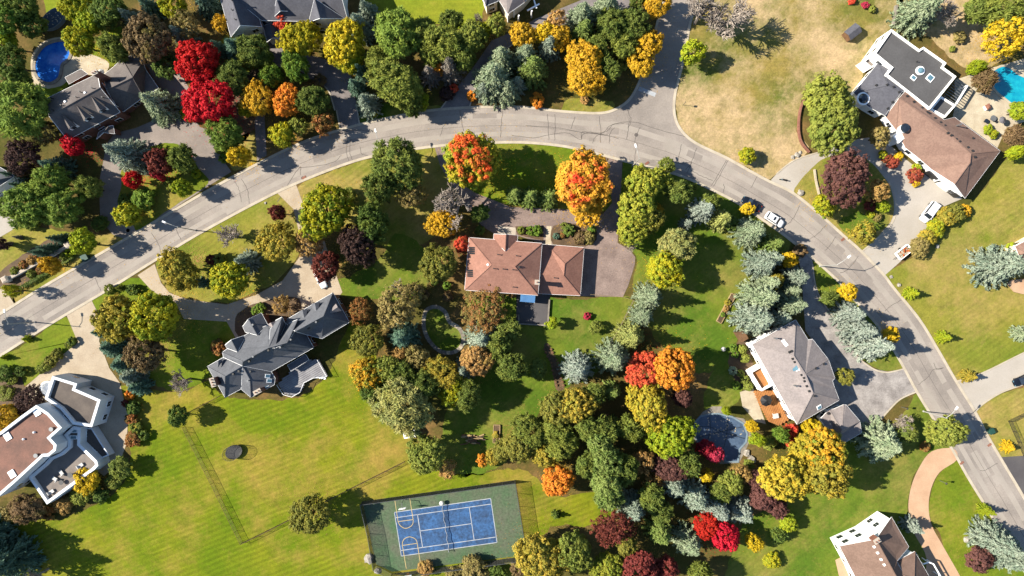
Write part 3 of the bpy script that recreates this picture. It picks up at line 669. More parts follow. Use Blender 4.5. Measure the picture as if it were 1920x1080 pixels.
# --- dormered grey house, top left
f = ZZ(70, 90, 6)
h1 = House('house', 'grey shingled house with three white dormers beside the blue kidney pool', (190, 185), 'brick')
e, r = 5.4, 9.4
P1, P2, RL, RR, PL, PR = (85, 575, e), (675, 290, e), (130, 765, r), (705, 445, r), (340, 1035, e), (930, 720, e)
h1.roof(f, [[P1, P2, RR, RL], [RL, RR, PR, PL]], 'roof_grey')
K = (1070, 330, 7.0); J = (775, 470, 7.0); g_ = 3.2
h1.roof(f, [[(745, 300, g_), (860, 210, g_), (950, 120, g_), K, J], [(950, 120, g_), (1050, 85, g_), (1120, 85, g_), (1185, 152, g_), K], [(1185, 152, g_), (1220, 245, g_), K], [(1220, 245, g_), (1290, 345, g_), (1365, 455, g_), (1195, 550, g_), K], [K, (1195, 550, g_), (970, 715, g_), (925, 715, g_), J]], 'roof_grey', name='garage_roof')
for A, B, Q in (((690, 728), (782, 686), (605, 540)), ((530, 826), (614, 776), (440, 640)), ((358, 924), (442, 878), (268, 735))):
    h1.dormer(f, A, B, 7.5, 8.5, Q, 9.1, 'roof_grey', 'white_wall', 1.6)
h1.vents(f, [(180, 572), (185, 700), (285, 650), (447, 556), (493, 498), (628, 455), (748, 560), (925, 362)]); h1.vents(f, [(315, 605), (538, 505)], 'white')
h1.roof(f, [[(310, 330, 3.1), (490, 235, 3.1), (565, 290, 3.5), (355, 405, 3.5)]], 'roof_grey', windows=False, name='rear_roof')
h1.roof(f, [[(665, 1025, 3.4), (745, 950, 4.0), (800, 880, 4.0), (690, 950, 3.4)], [(745, 950, 4.0), (870, 965, 3.4), (850, 870, 3.4), (800, 880, 4.0)]], 'roof_grey', windows=False, name='porch_roof')
h1.chimney(f, 640, 275, 2, 10.0, 1.2, .8, .5, 'brick', 2)

# --- gabled house at the top edge
f = ZZ(400, 0, 6.857)
h2 = House('house', 'grey-roofed house with three steep front gables cut by the top edge', (520, -20), 'stucco_grey')
e, r = 5.5, 9.8
h2.roof(f, [[(60, -130, e), (225, 475, e), (345, 325, r), (225, -60, r)], [(225, -60, r), (345, 325, r), (620, 342, e), (500, -60, e)]], 'roof_charcoal', inset_d=.3)
h2.roof(f, [[(225, -60, 9.4), (620, 262, e), (1240, 275, e), (1720, 235, e), (1620, -140, 9.6), (300, -140, 9.6)], [(300, -140, 9.6), (1620, -140, 9.6), (1700, -520, e), (100, -520, e), (60, -130, 9.4)]], 'roof_charcoal', windows=False)
h2.roof(f, [[(770, 226, e), (862, 138, 8.2), (810, -10, 8.4)], [(862, 138, 8.2), (1020, 150, e), (810, -10, 8.4)]], 'roof_charcoal', windows=False, name='gable_roof')
h2.roof(f, [[(1225, 285, e), (1370, 235, 9.2), (1300, -20, 9.2)], [(1370, 235, 9.2), (1690, 240, e), (1300, -20, 9.2)]], 'roof_charcoal', name='gable_roof')
h2.roof(f, [[(690, 540, 3.2), (755, 488, 4.2), (740, 300, 4.2), (640, 330, 3.2)], [(755, 488, 4.2), (850, 490, 3.2), (830, 300, 3.2), (740, 300, 4.2)]], 'roof_charcoal', windows=False, name='porch_roof')
h2.vents(f, [(250, 135), (290, 258), (245, 10)])

# --- porch house at the top edge
f = ZZ(880, 0, 12)
h3 = House('house', 'pale grey roofed house with white-posted porch cut by the top edge', (960, -20), 'cream_wall')
h3.roof(f, [[(365, 135, 5.4), (650, 22, 5.4), (560, -340, 8.2), (440, -300, 8.2)], [(365, 135, 5.4), (440, -300, 8.2), (180, -420, 5.4)]], 'roof_charcoal', inset_d=.25)
h3.roof(f, [[(650, -20, 5.4), (860, 315, 4.6), (1240, 50, 4.6), (1120, -420, 8.0), (800, -420, 8.0)], [(1120, -420, 8.0), (1240, 50, 4.6), (1500, -300, 4.6)]], 'roof_light', inset_d=.25, windows=False)
for x, y in ((870, 490), (1000, 380), (1110, 500), (1395, 400)):
    p = W(*f(x, y)); m = MB(); m.box(p.x, p.y, 0, 4.0, .28, .28, .4); mk('porch_post', m, 'white_paint', h3.r)
m = MB(); p = W(*f(1440, 160), 2.4); m.box(p.x, p.y, 2.2, 2.45, 3.2, .3, .5); m.box(p.x + .3, p.y + 1.2, 2.2, 2.4, .3, 3.0, .3); mk('pergola_beam', m, 'white_paint', h3.r)

# --- house with flat-roofed block, right
f = ZZ(1590, 40, 6)
h4 = House('house', 'white house with charcoal flat roof, grey wing and brown three-door garage wing', (1720, 190), 'white_wall')
h4.flat(f, [(488, 88), (806, 318), (850, 286), (1108, 468), (1074, 515), (1220, 620), (1048, 832), (920, 990), (425, 600), (488, 522), (295, 362)], 6.0, 'membrane', .45)
h4.skylight(f, [(735, 635)], 1.2, 1.0, -.7, 5.6); h4.skylight(f, [(922, 637)], 1.5, 1.5, -.7, 5.6)
p = W(*f(812, 555), 5.7); m = MB(); m.lathe(p.x, p.y, [(1.0, 5.5), (1.0, 5.85), (.8, 5.95)], 20); q = mk('dome_skylight', m, 'white_paint', h4.r)
m = MB(); m.lathe(p.x, p.y, [(.75, 5.9), (.6, 6.15), (.3, 6.3), (.05, 6.33)], 16); mk('dome', m, 'glass_sky', q)
p = W(*f(770, 455), 5.7); m = MB(); m.tube((p.x, p.y, 5.5), (p.x, p.y, 6.3), .08); mk('vent_pipe', m, 'metal_dark', h4.r)
h4.flat(f, [(1046, 840), (1216, 944), (1095, 1082), (924, 990)], 4.4, 'membrane', .4, wins=False)
h4.flat(f, [(165, 445), (282, 372), (350, 470), (258, 528)], 3.4, 'terrace_tile', .7, wins=False, name='balcony_floor')
for k in range(9):
    t = k / 8; a = W(*f(1225 + (1078 - 1225) * t, 640 + (838 - 640) * t), 3.2); b = W(*f(1342 + (1215 - 1342) * t, 722 + (930 - 722) * t), 3.2)
    m = MB(); m.tube(a, b, .08, n=4); mk('pergola_slat', m, 'metal_grey', h4.r)
m = MB(); a, b = W(*f(1342, 722), 3.2), W(*f(1215, 930), 3.2); m.tube(a, b, .22, n=4); mk('pergola_beam', m, 'white_paint', h4.r)
for v in (a, b):
    m = MB(); m.tube((v.x, v.y, 0), (v.x, v.y, 3.1), .15, n=4); mk('pergola_post', m, 'white_paint', h4.r)
e, r = 4.2, 6.0
h4.roof(f, [[(335, 470, e), (65, 805, e), (450, 720, r)], [(65, 805, e), (230, 960, e), (415, 1060, e), (600, 800, r), (450, 720, r)], [(335, 470, e), (450, 720, r), (425, 600, 5.2)], [(425, 600, 5.2), (450, 720, r), (600, 800, r), (635, 775, 5.6)], [(335, 470, e), (425, 600, 5.2), (488, 522, 4.8)]], 'roof_charcoal')
h4.vents(f, [(440, 715), (510, 740), (575, 795), (500, 910), (447, 980), (318, 720)], 'box')
p = W(*f(170, 870), 4.6); m = MB(); m.lathe(p.x, p.y, [(1.35, 0), (1.35, 4.4), (1.5, 4.45), (1.5, 4.7), (1.2, 4.75)], 18); q = mk('glass_turret', m, 'white_wall', h4.r)
m = MB(); m.lathe(p.x, p.y, [(1.2, 4.7), (.7, 5.2), (.05, 5.4)], 18); mk('turret_roof', m, 'glass_dark', q)
f = ZZ(1630, 170, 4.908)
e, r = 3.4, 6.4
h4.roof(f, [[(275, 65, r), (690, 350, r), (935, 580, r), (925, 665, r), (575, 725, e), (430, 600, e), (330, 525, e), (250, 370, e)], [(275, 65, r), (250, 370, e), (150, 240, e)], [(275, 65, r), (330, 8, 5.6), (555, 178, 5.2), (690, 268, 4.8), (785, 245, e), (1205, 555, e), (935, 580, r), (690, 350, r)], [(935, 580, r), (1205, 555, e), (880, 990, e), (785, 860, r), (925, 665, r)], [(925, 665, r), (785, 860, r), (575, 725, e)]], 'roof_tanbrown')
h4.vents(f, [(345, 50), (408, 103), (482, 156), (530, 198), (548, 208), (600, 253), (651, 293), (692, 322), (720, 390), (752, 412), (797, 447), (828, 469), (903, 522), (946, 554), (967, 610), (950, 440)], 'box')
h4.vents(f, [(800, 325)], 'tall')
p = W(*f(335, 342), 5.4); m = MB(); m.lathe(p.x, p.y, [(1.0, 0), (1.0, 5.2), (1.1, 5.25)], 18); q = mk('round_entry', m, 'white_wall', h4.r)
m = MB(); m.lathe(p.x, p.y, [(1.1, 5.25), (.9, 5.5), (.1, 5.6)], 18); mk('turret_roof', m, 'glass_dark', q)
m = MB(); a, b = W(*f(300, 400), 4.0), W(*f(265, 440), 4.0); m.box((a.x + b.x) / 2, (a.y + b.y) / 2, 0, 4.0, 2.4, 2.0, .7); mk('entry_porch', m, 'white_wall', h4.r)
# garage doors on the front gable wall
gA, gB = W(*f(560, 728), e), W(*f(872, 985), e); d = (gB - gA); d.z = 0; L = d.length; d.normalize(); nn = Vector((-d.y, d.x, 0)); nn = nn if nn.dot(-gA) > 0 else -nn
for k in range(3):
    p = gA + d * (L * (k + .5) / 3) + nn * -.28
    m = MB(); m.box(p.x, p.y, 0, 2.3, 2.6, .16, math.atan2(d.y, d.x)); q = mk('garage_door', m, 'roof_charcoal', h4.r)
    for j in range(4):
        m = MB(); pp = p + nn * .06; m.box(pp.x, pp.y, .08 + j * .55, .56 + j * .55, 2.45, .16, math.atan2(d.y, d.x)); mk('door_panel', m, 'metal_dark', q)

# --- many-gabled house, left of centre
f = ZZ(380, 540, 5.141)
h6 = House('house', 'slate-grey many-gabled house with rear timber deck, left of the picture centre', (520, 650), 'brick')
e, r = 5.4, 10.2
h6.roof(f, [[(1255, 45, e), (1165, 268, r), (890, 418, r), (780, 320, e)], [(1255, 45, e), (1415, 330, e), (1165, 268, r)], [(1165, 268, r), (1415, 330, e), (1150, 488, e), (1000, 450, 6.5), (890, 418, r)]], 'roof_slate')
h6.roof(f, [[(388, 708, r), (635, 575, r), (815, 525, r), (770, 400, 6.4), (700, 350, e), (620, 360, e), (430, 440, e), (190, 620, e)], [(388, 708, r), (190, 620, e), (200, 668, e), (385, 752, 8.4)], [(388, 708, r), (385, 752, 8.4), (660, 805, e), (1070, 575, e), (815, 525, r), (635, 575, r)], [(815, 525, r), (1070, 575, e), (1000, 448, e), (875, 415, 8.2)], [(815, 525, r), (875, 415, 8.2), (850, 380, 6.6), (770, 400, 6.4)]], 'roof_slate')
h6.roof(f, [[(705, 312, e), (765, 280, 9.9), (635, 572, 9.9), (650, 400, 6.2)], [(765, 280, 9.9), (800, 352, 6.2), (697, 580, 9.8), (635, 572, 9.9)]], 'roof_slate', windows=False, name='gable_roof')
h6.roof(f, [[(800, 355, 6.2), (915, 302, 9.7), (815, 525, 9.8), (700, 579, 9.7)], [(915, 302, 9.7), (932, 328, 6.4), (888, 420, 8.4), (815, 525, 9.8)]], 'roof_slate', windows=False, name='gable_roof')
h6.roof(f, [[(385, 370, 4.6), (440, 300, 6.6), (525, 455, 6.6), (410, 425, 4.6)], [(440, 300, 6.6), (565, 240, 4.6), (625, 352, 4.6), (525, 455, 6.6)]], 'roof_slate', windows=False, name='gable_roof')
h6.roof(f, [[(215, 548, e), (275, 500, 7.4), (335, 618, 7.4), (235, 580, e)], [(275, 500, 7.4), (395, 460, e), (400, 490, e), (335, 618, 7.4)]], 'roof_slate', windows=False, name='gable_roof')
h6.roof(f, [[(45, 757, 4.4), (100, 725, 4.4), (200, 668, 4.6), (383, 750, 8.2), (215, 850, 8.2)], [(45, 757, 4.4), (215, 850, 8.2), (215, 1055, 4.4)], [(215, 850, 8.2), (383, 750, 8.2), (370, 972, 4.4), (215, 1055, 4.4)]], 'roof_slate', name='wing_roof')
h6.roof(f, [[(383, 752, 7.8), (455, 885, 7.2), (465, 1055, 4.4), (370, 975, 4.4)], [(383, 752, 7.8), (660, 805, 4.8), (698, 870, 4.4), (690, 932, 4.4), (465, 1055, 4.4), (455, 885, 7.2)]], 'roof_slate', name='wing_roof')
h6.dormer(f, (1010, 195), (930, 225), 7.0, 7.6, (990, 328), 7.8, 'roof_slate', 'stucco_grey', 1.0)
h6.dormer(f, (1130, 130), (1045, 155), 7.0, 7.6, (1105, 262), 7.8, 'roof_slate', 'stucco_grey', 1.0)
h6.dormer(f, (1285, 152), (1335, 215), 7.2, 8.0, (1190, 262), 8.6, 'roof_light', 'stucco_grey', 1.0)
h6.dormer(f, (195, 680), (130, 712), 6.0, 6.6, (150, 765), 6.6, 'roof_slate', 'stucco_grey', .8)
h6.dormer(f, (720, 312), (625, 352), 5.6, 6.6, (685, 388), 6.6, 'roof_light', 'stucco_grey', .8)
h6.vents(f, [(510, 655), (770, 566), (1112, 325), (460, 885), (508, 350), (870, 492)], 'tall')
h6.vents(f, [(635, 600), (450, 706), (1020, 386), (350, 800), (295, 828), (460, 805)], 'box')
h6.skylight(f, [(625, 848), (640, 893), (610, 932)], .9, 1.1, .5)
h6.chimney(f, 95, 910, 0, 8.2, 1.9, .9, 1.9, 'brick', 3); h6.chimney(f, 525, 1000, 3, 7.6, 1.6, .8, .5, 'brick', 2)
h6.roof(f, [[(818, 745, 3.2), (990, 640, 3.2), (1025, 692, 2.9), (850, 802, 2.9)]], 'roof_charcoal', windows=False, walls=False, name='deck_roof')
# deck boards, each its own
DK = [(740, 905), (860, 795), (1035, 695), (1115, 690), (1205, 850), (1080, 862), (985, 910), (950, 1000), (870, 1045), (790, 1022), (728, 930)]
dkp = [Vector(tuple(W(*f(x, y), .9))[:2]) for x, y in DK]
dk = root('timber_deck', W(*f(950, 850)), 'weathered grey timber deck with white stairs behind the many-gabled house', 'deck')
def board_deck(rt, poly, z0, z1, ang, w, mat, name='deck_board'):
    ca, sa = math.cos(ang), math.sin(ang); loc = [(p[0] * ca + p[1] * sa, -p[0] * sa + p[1] * ca) for p in poly]
    y0, y1 = min(p[1] for p in loc), max(p[1] for p in loc); y = y0 + w / 2; n = len(loc)
    while y < y1:
        xs = []
        for i in range(n):
            a, b = loc[i], loc[(i + 1) % n]
            if (a[1] - y) * (b[1] - y) < 0: xs.append(a[0] + (b[0] - a[0]) * (y - a[1]) / (b[1] - a[1]))
        xs.sort()
        for i in range(0, len(xs) - 1, 2):
            xm, Lx = (xs[i] + xs[i + 1]) / 2, xs[i + 1] - xs[i]
            if Lx > .3:
                m = MB(); m.box(xm * ca - y * sa, xm * sa + y * ca, z0, z1 + random.uniform(-.01, .01), Lx, w - .06, ang); mk(name, m, mat, rt)
        y += w
board_deck(dk, dkp, .1, .9, .53, .45, 'deck_grey')
m = MB()
for i in range(len(dkp)):
    if i in (0, 1, 2, 10): continue
    a, b = dkp[i], dkp[(i + 1) % len(dkp)]; n = max(2, int((b - a).length / 1.2))
    for k in range(n + 1): p = a.lerp(b, k / n); m.tube((p.x, p.y, .2), (p.x, p.y, 1.9), .04, n=4)
    m.tube((a.x, a.y, 1.9), (b.x, b.y, 1.9), .05, n=4)
mk('railing', m, 'white_paint', dk)
for k in range(6):
    t = k / 5; a = W(*f(1050 + 110 * t, 830 + 25 * t), .9); m = MB(); m.box(a.x, a.y, .05, .8 - .12 * k, .5, 1.5, .35); mk('stair_tread', m, 'white_paint', dk)

# --- white flat-roofed mansion, bottom left
f = ZZ(0, 690, 4.152)
h7 = House('house', 'sprawling white flat-roofed mansion with red gravel roof at the lower left', (110, 830), 'pale_wall')
h7.flat(f, [(408, 62), (600, 122), (585, 162), (685, 205), (782, 248), (716, 460), (568, 440), (470, 322), (348, 240)], 5.6, 'gravel_tan', .8, thick=.6)
h7.flat(f, [(282, 288), (378, 350), (482, 465), (392, 545), (440, 598), (434, 642), (378, 688), (335, 690), (118, 890), (-20, 1010), (-260, 800), (-140, 560), (0, 498), (165, 372)], 8.4, 'gravel_red', .7, thick=.6)
h7.flat(f, [(498, 520), (570, 452), (628, 462), (622, 592), (755, 722), (765, 760), (735, 792), (365, 1062), (220, 850), (345, 745), (385, 700), (470, 662), (528, 612), (530, 570)], 4.6, 'terrace_tile', .9, thick=.65, name='terrace_floor')
h7.flat(f, [(640, 462), (716, 468), (850, 680), (762, 716), (626, 590)], 2.4, 'gravel_tan', .3, thick=.3)
p = W(*f(365, 160), 3.4); m = MB(); m.lathe(p.x, p.y, [(1.7, 0), (1.7, 3.4), (1.4, 3.4), (1.4, 2.6)], 20); mk('round_balcony', m, 'white_paint', h7.r)
h7.skylight(f, [(60, 533), (95, 825), (288, 342)], 1.4, 1.7, .55, 7.8, 'white_paint')
h7.skylight(f, [(578, 490), (575, 540)], 1.6, .8, 0, 4.1)
for x, y in ((268, 500), (186, 553)):
    p = W(*f(x, y), 7.8); m = MB(); m.lathe(p.x, p.y, [(.22, 7.6), (.22, 8.1), (.1, 8.2)], 8); mk('roof_vent', m, 'white_paint', h7.r)
for x, y in ((405, 475), (285, 680)):
    p = W(*f(x, y), 7.8); m = MB(); m.lathe(p.x, p.y, [(.35, 7.5), (.35, 8.0), (.5, 8.05), (.5, 8.2)], 10); mk('roof_fan', m, 'metal_grey', h7.r)
def lounger(x, y, ang, label, z=3.72, ff=None):
    p = W(*(ff or f)(x, y), z); q = root('lounge_chair', p, label, 'chair', 'terrace lounge chairs'); ca, sa = math.cos(ang), math.sin(ang)
    m = MB(); m.box(p.x, p.y, z + .25, z + .42, 1.2, .75, ang); mk('seat', m, 'cloth_white', q)
    m = MB(); bx, by = p.x - ca * .62, p.y - sa * .62; m.box(bx, by, z + .3, z + .95, .16, .75, ang); mk('backrest', m, 'cloth_white', q)
    for a, b in ((-.5, -.3), (.5, -.3), (.5, .3), (-.5, .3)):
        m = MB(); m.box(p.x + a * ca - b * sa, p.y + a * sa + b * ca, z, z + .26, .07, .07, ang); mk('leg', m, 'metal_dark', q)
for x, y, a, l in ((635, 755, .6, 'white lounge chair by the curved terrace corner of the white mansion'), (485, 812, 2.2, 'white lounge chair at the shade line in the middle of the mansion terrace'), (435, 860, 2.6, 'white lounge chair between shade and sun on the mansion terrace'), (408, 960, .6, 'white lounge chair at the lowest corner of the mansion terrace')): lounger(x, y, a, l)
def table(x, y, r_, label, z=0.0, mat='metal_dark', ff=None, top=.72):
    p = W(*(ff or f)(x, y), z); q = root('garden_table', p, label, 'table')
    m = MB(); m.lathe(p.x, p.y, [(r_, z + top - .06), (r_, z + top)], 16); mk('table_top', m, mat, q)
    m = MB(); m.tube((p.x, p.y, z), (p.x, p.y, z + top - .06), .07); mk('pedestal', m, 'metal_dark', q)
    m = MB(); m.lathe(p.x, p.y, [(r_ * .5, z), (r_ * .45, z + .05)], 12); mk('base', m, 'metal_dark', q)
table(560, 828, .6, 'dark round table in the sunny middle of the mansion terrace', 3.72)
table(490, 885, .55, 'dark round table nearer the lowest corner of the mansion terrace', 3.72)

# --- long grey-roofed house, right of centre
f = ZZ(1380, 590, 4.154)
h8 = House('house', 'light grey hipped-roof white house with cedar decks, right of the covered pool', (1490, 690), 'white_wall')
e, r = 5.8, 9.0
RA, RB = (450, 320, r), (600, 610, r)
h8.roof(f, [[(125, 232, e), (465, 40, e), RA], [(125, 232, e), RA, (540, 462, 9.0), RB, (475, 855, e)], [(475, 855, e), RB, (805, 665, e)], [(465, 40, e), (560, 192, e), (540, 462, 9.0), RA], [(550, 200, 5.9), (595, 190, e), (720, 350, e), (540, 462, 9.0)], [(720, 350, e), (770, 495, e), (540, 462, 9.0)], [(540, 462, 9.0), (770, 495, e), (750, 515, e), (770, 575, e), (555, 515, 8.6)], [(555, 515, 8.6), (770, 575, e), (805, 665, e), RB, (540, 462, 9.0)]], 'roof_light')
e, r = 3.2, 5.6
h8.roof(f, [[(655, 815, e), (725, 738, e), (825, 900, r), (775, 965, e)], [(725, 738, e), (760, 735, e), (840, 700, e), (825, 900, r)], [(840, 700, e), (860, 705, e), (965, 830, e), (825, 900, r)], [(965, 830, e), (978, 920, e), (810, 1018, e), (775, 965, e), (825, 900, r)]], 'roof_light', name='garage_roof')
h8.vents(f, [(415, 293), (432, 285), (440, 343), (455, 368), (508, 468), (528, 492), (532, 517), (550, 556), (570, 595)], 'box')
h8.vents(f, [(620, 418), (682, 384), (610, 632), (720, 770)], 'box'); h8.vents(f, [(295, 182), (450, 550)], 'tall')
h8.skylight(f, [(460, 415)], 1.5, 1.5, -.35); h8.skylight(f, [(380, 222)], .7, 1.6, .5, None, 'white_paint'); h8.skylight(f, [(647, 720)], 1.1, 1.1, .5)
h8.flat(f, [(108, 448), (200, 395), (285, 552), (200, 596)], 3.4, 'deck_cedar', .9, thick=.35, name='balcony_floor', wins=False)
h8.box('chimney_base', f, [(5, 140), (70, 130), (97, 185), (52, 214)], 0, 2.6, 'timber')
dk2 = root('cedar_deck', W(*f(270, 730)), 'orange cedar deck with black parasol beside the light grey hipped roof', 'deck')
board_deck(dk2, [tuple(W(*f(x, y), .8))[:2] for x, y in ((140, 595), (290, 590), (410, 820), (335, 865), (258, 835), (200, 730))], .1, .8, 1.12, .5, 'deck_cedar')
def parasol(u, v, r_, mat, label, z=0.0, hh=2.5):
    p = W(u, v, z + hh); q = root('parasol', (p.x, p.y, z), label, 'parasol'); m = MB(); n = 8
    vs = [(p.x, p.y, z + hh)] + [(p.x + r_ * math.cos(i * 2 * math.pi / n), p.y + r_ * math.sin(i * 2 * math.pi / n), z + hh - .5) for i in range(n)]
    m.add(vs, [(0, i + 1, (i + 1) % n + 1) for i in range(n)]); o = mk('canopy', m, mat, q); o.modifiers.new('thickness', 'SOLIDIFY').thickness = .03
    m = MB(); m.tube((p.x, p.y, z), (p.x, p.y, z + hh + .1), .04); mk('pole', m, 'metal_dark', q)
    m = MB(); m.lathe(p.x, p.y, [(.35, z), (.35, z + .1), (.1, z + .14)], 12); mk('base', m, 'metal_dark', q)
    for i in range(n):
        m = MB(); m.tube(vs[0], vs[i + 1], .02, n=4); mk('rib', m, 'metal_dark', q)
parasol(*f(240, 672), 1.35, 'black_plastic', 'black parasol on the orange cedar deck', .8)
p = W(*f(310, 790), 1.5); q = root('garden_table', (p.x, p.y, .8), 'white square table on the orange cedar deck', 'table')
m = MB(); m.box(p.x, p.y, 1.42, 1.5, 1.3, 1.1, .2); mk('table_top', m, 'cloth_white', q)
for a, b in ((-.5, -.4), (.5, -.4), (.5, .4), (-.5, .4)):
    m = MB(); m.box(p.x + a, p.y + b, .8, 1.43, .07, .07); mk('leg', m, 'white_paint', q)

# --- brown gabled house, bottom right
f = ZZ(1540, 940, 7.7125)
h9 = House('house', 'brown-roofed house with blank white gable wall cut by the bottom edge', (1660, 1040), 'white_wall')
e, r = 5.8, 9.6
h9.roof(f, [[(262, 648, e), (790, 548, r), (1040, 1005, r), (1180, 1260, r), (600, 1330, e), (480, 1072, e)], [(790, 548, r), (1015, 228, e), (1265, 660, e), (1090, 868, 7.4), (1040, 1005, r)], [(1040, 1005, r), (1090, 868, 7.4), (1300, 1250, 7.4), (1180, 1260, r)]], 'roof_umber')
h9.roof(f, [[(1095, 862, 5.8), (1352, 725, 5.0), (1340, 1130, 8.2), (1060, 1010, 7.6), (1045, 1000, 7.4)], [(1352, 725, 5.0), (1640, 1230, 5.0), (1340, 1130, 8.2)], [(1340, 1130, 8.2), (1640, 1230, 5.0), (1500, 1400, 5), (1200, 1330, 8.2), (1060, 1010, 7.6)]], 'roof_umber', name='wing_roof')
h9.chimney(f, 810, 575, 8.4, 10.6, 1.3, .9, .6, 'brick', 2)
h9.vents(f, [(762, 655), (812, 742), (862, 838), (908, 915)], 'white')
for pts in ([(1475, 905), (1550, 880), (1620, 905), (1720, 1080), (1760, 1150)],):
    q = [W(*f(x, y), 2.6) for x, y in pts]; m = MB()
    for a, b in zip(q, q[1:]): m.tube(a, b, .16, n=4)
    mk('pergola_beam', m, 'white_paint', h9.r)
    for v in q:
        m = MB(); m.tube((v.x, v.y, 0), v, .12, n=4); mk('pergola_post', m, 'white_paint', h9.r)

# --- tan house at the right edge, only its corner shows
f = ZZ(1860, 440, 7.717)
h11 = House('house', 'tan-roofed house at the right edge behind the round blue spruce', (1935, 505), 'cream_wall')
h11.roof(f, [[(335, 170, 4.0), (760, -60, 4.0), (760, 330, 6.2), (600, 330, 6.2)], [(335, 170, 4.0), (600, 330, 6.2), (440, 420, 4.0)], [(600, 330, 6.2), (760, 330, 6.2), (800, 700, 4.0), (440, 420, 4.0)]], 'roof_tanbrown')
m = MB(); m.prism([tuple(W(*f(x, y), .4))[:2] for x, y in ((225, 715), (280, 655), (460, 640), (760, 640), (760, 900), (450, 860), (330, 830))], 0, .4); mk('porch_slab', m, 'paver_salmon', h11.r)

# --- blue-grey roof corner at the left edge
f = ZZ(0, 270, 4)
h10 = House('house', 'blue-grey roof corner at the left edge above a pale driveway', (-30, 320), 'stucco_grey')
h10.roof(f, [[(110, 240, 4.2), (0, 175, 4.2), (-200, 120, 4.2), (-180, 300, 6.5)], [(110, 240, 4.2), (-180, 300, 6.5), (-160, 420, 4.2)]], 'roof_slate')

# ------------------------------------------------------------------ pools
def pool(pts, label, water_mat, coping, wid=0.7, cover=False):
    q = P(pts) if cover else smooth_line(P(pts), 6, True); n = len(q)
    area = sum(q[i][0] * q[(i + 1) % n][1] - q[(i + 1) % n][0] * q[i][1] for i in range(n))
    if area < 0: q = q[::-1]
    cx, cy = sum(p[0] for p in q) / n, sum(p[1] for p in q) / n
    rt = root('swimming_pool', (cx, cy, 0), label, 'pool'); out = inset(q, -wid)
    m = MB(); vs = [(x, y, 0) for x, y in out] + [(x, y, .16) for x, y in out] + [(x, y, .16) for x, y in q] + [(x, y, .0) for x, y in q]; fs = []
    for i in range(n):
        j = (i + 1) % n; fs += [(i, j, n + j, n + i), (n + i, n + j, 2 * n + j, 2 * n + i), (2 * n + i, 2 * n + j, 3 * n + j, 3 * n + i)]
    m.add(vs, fs); mk('coping', m, coping, rt)
    m = MB(); m.sheet(q, .1); wa = mk('pool_cover' if cover else 'water', m, water_mat, rt)
    return rt, q
pool([(67, 127), (72, 105), (87, 87), (110, 79), (125, 82), (131, 95), (127, 110), (115, 120), (112, 135), (107, 147), (92, 154), (75, 147)], 'bright blue kidney-shaped pool among dark trees at the upper left', 'water_blue', 'stone_grey')
pool([(1862, 137), (1877, 126), (1892, 128), (1907, 140), (1935, 155), (1945, 180), (1907, 196), (1882, 182), (1863, 163)], 'turquoise free-form pool at the upper right edge', 'water_turquoise', 'stone_pale', .5)
rt, q = pool([(1304, 793), (1314, 782), (1330, 778), (1346, 777), (1372, 783), (1392, 795), (1399, 814), (1397, 828), (1385, 841), (1382, 864), (1361, 864), (1356, 842), (1330, 834), (1310, 830), (1303, 812)], 'pool under a dark blue winter cover beside the cedar deck', 'cover_blue', 'pool_wall', .4, True)
for pts in ([(1309, 800), (1330, 800), (1360, 812), (1396, 822)], [(1330, 782), (1332, 805), (1325, 829)], [(1365, 783), (1362, 815), (1356, 842)], [(1310, 820), (1340, 812), (1392, 800)]):
    m = MB(); ribbon(m, smooth_line(P(pts), 4), .12, .13); mk('cover_strap', m, 'black_plastic', rt)
m = MB()
for k in range(60):
    t = random.choice(q[:8]); x = 1350 + random.gauss(0, 22); y = 806 + random.gauss(0, 12); p = W(x, y); m.box(p.x, p.y, .11, .15, random.uniform(.12, .5), random.uniform(.1, .25), random.random() * 3)
o = mk('cover_debris', m, 'stone_pale', rt); o['kind'] = 'stuff'
p = W(105, 38); q = root('above_ground_pool', p, 'oval above-ground pool under a leaf-strewn cover in the top left shade', 'pool')
ov = [(p.x + 3.3 * math.cos(t) * math.cos(.72) - 1.9 * math.sin(t) * math.sin(.72), p.y + 3.3 * math.cos(t) * math.sin(.72) + 1.9 * math.sin(t) * math.cos(.72)) for t in np.linspace(0, 2 * math.pi, 36, endpoint=False)]
m = MB(); m.prism(ov, 0, 1.2); mk('pool_wall', m, 'pool_wall', q)
m = MB(); m.prism(inset(ov, .12), 1.15, 1.24); cv = mk('cover', m, 'pool_cover', q)
m = MB()
for k in range(26):
    t = random.random() * 6.28; rr = math.sqrt(random.random()) * .9; x = p.x + rr * (3.2 * math.cos(t) * math.cos(.72) - 1.8 * math.sin(t) * math.sin(.72)); y = p.y + rr * (3.2 * math.cos(t) * math.sin(.72) + 1.8 * math.sin(t) * math.cos(.72))
    m.box(x, y, 1.24, 1.26, random.uniform(.1, .35), .14, random.random() * 3)
o = mk('leaf_litter', m, 'stone_pale', cv); o['kind'] = 'stuff'

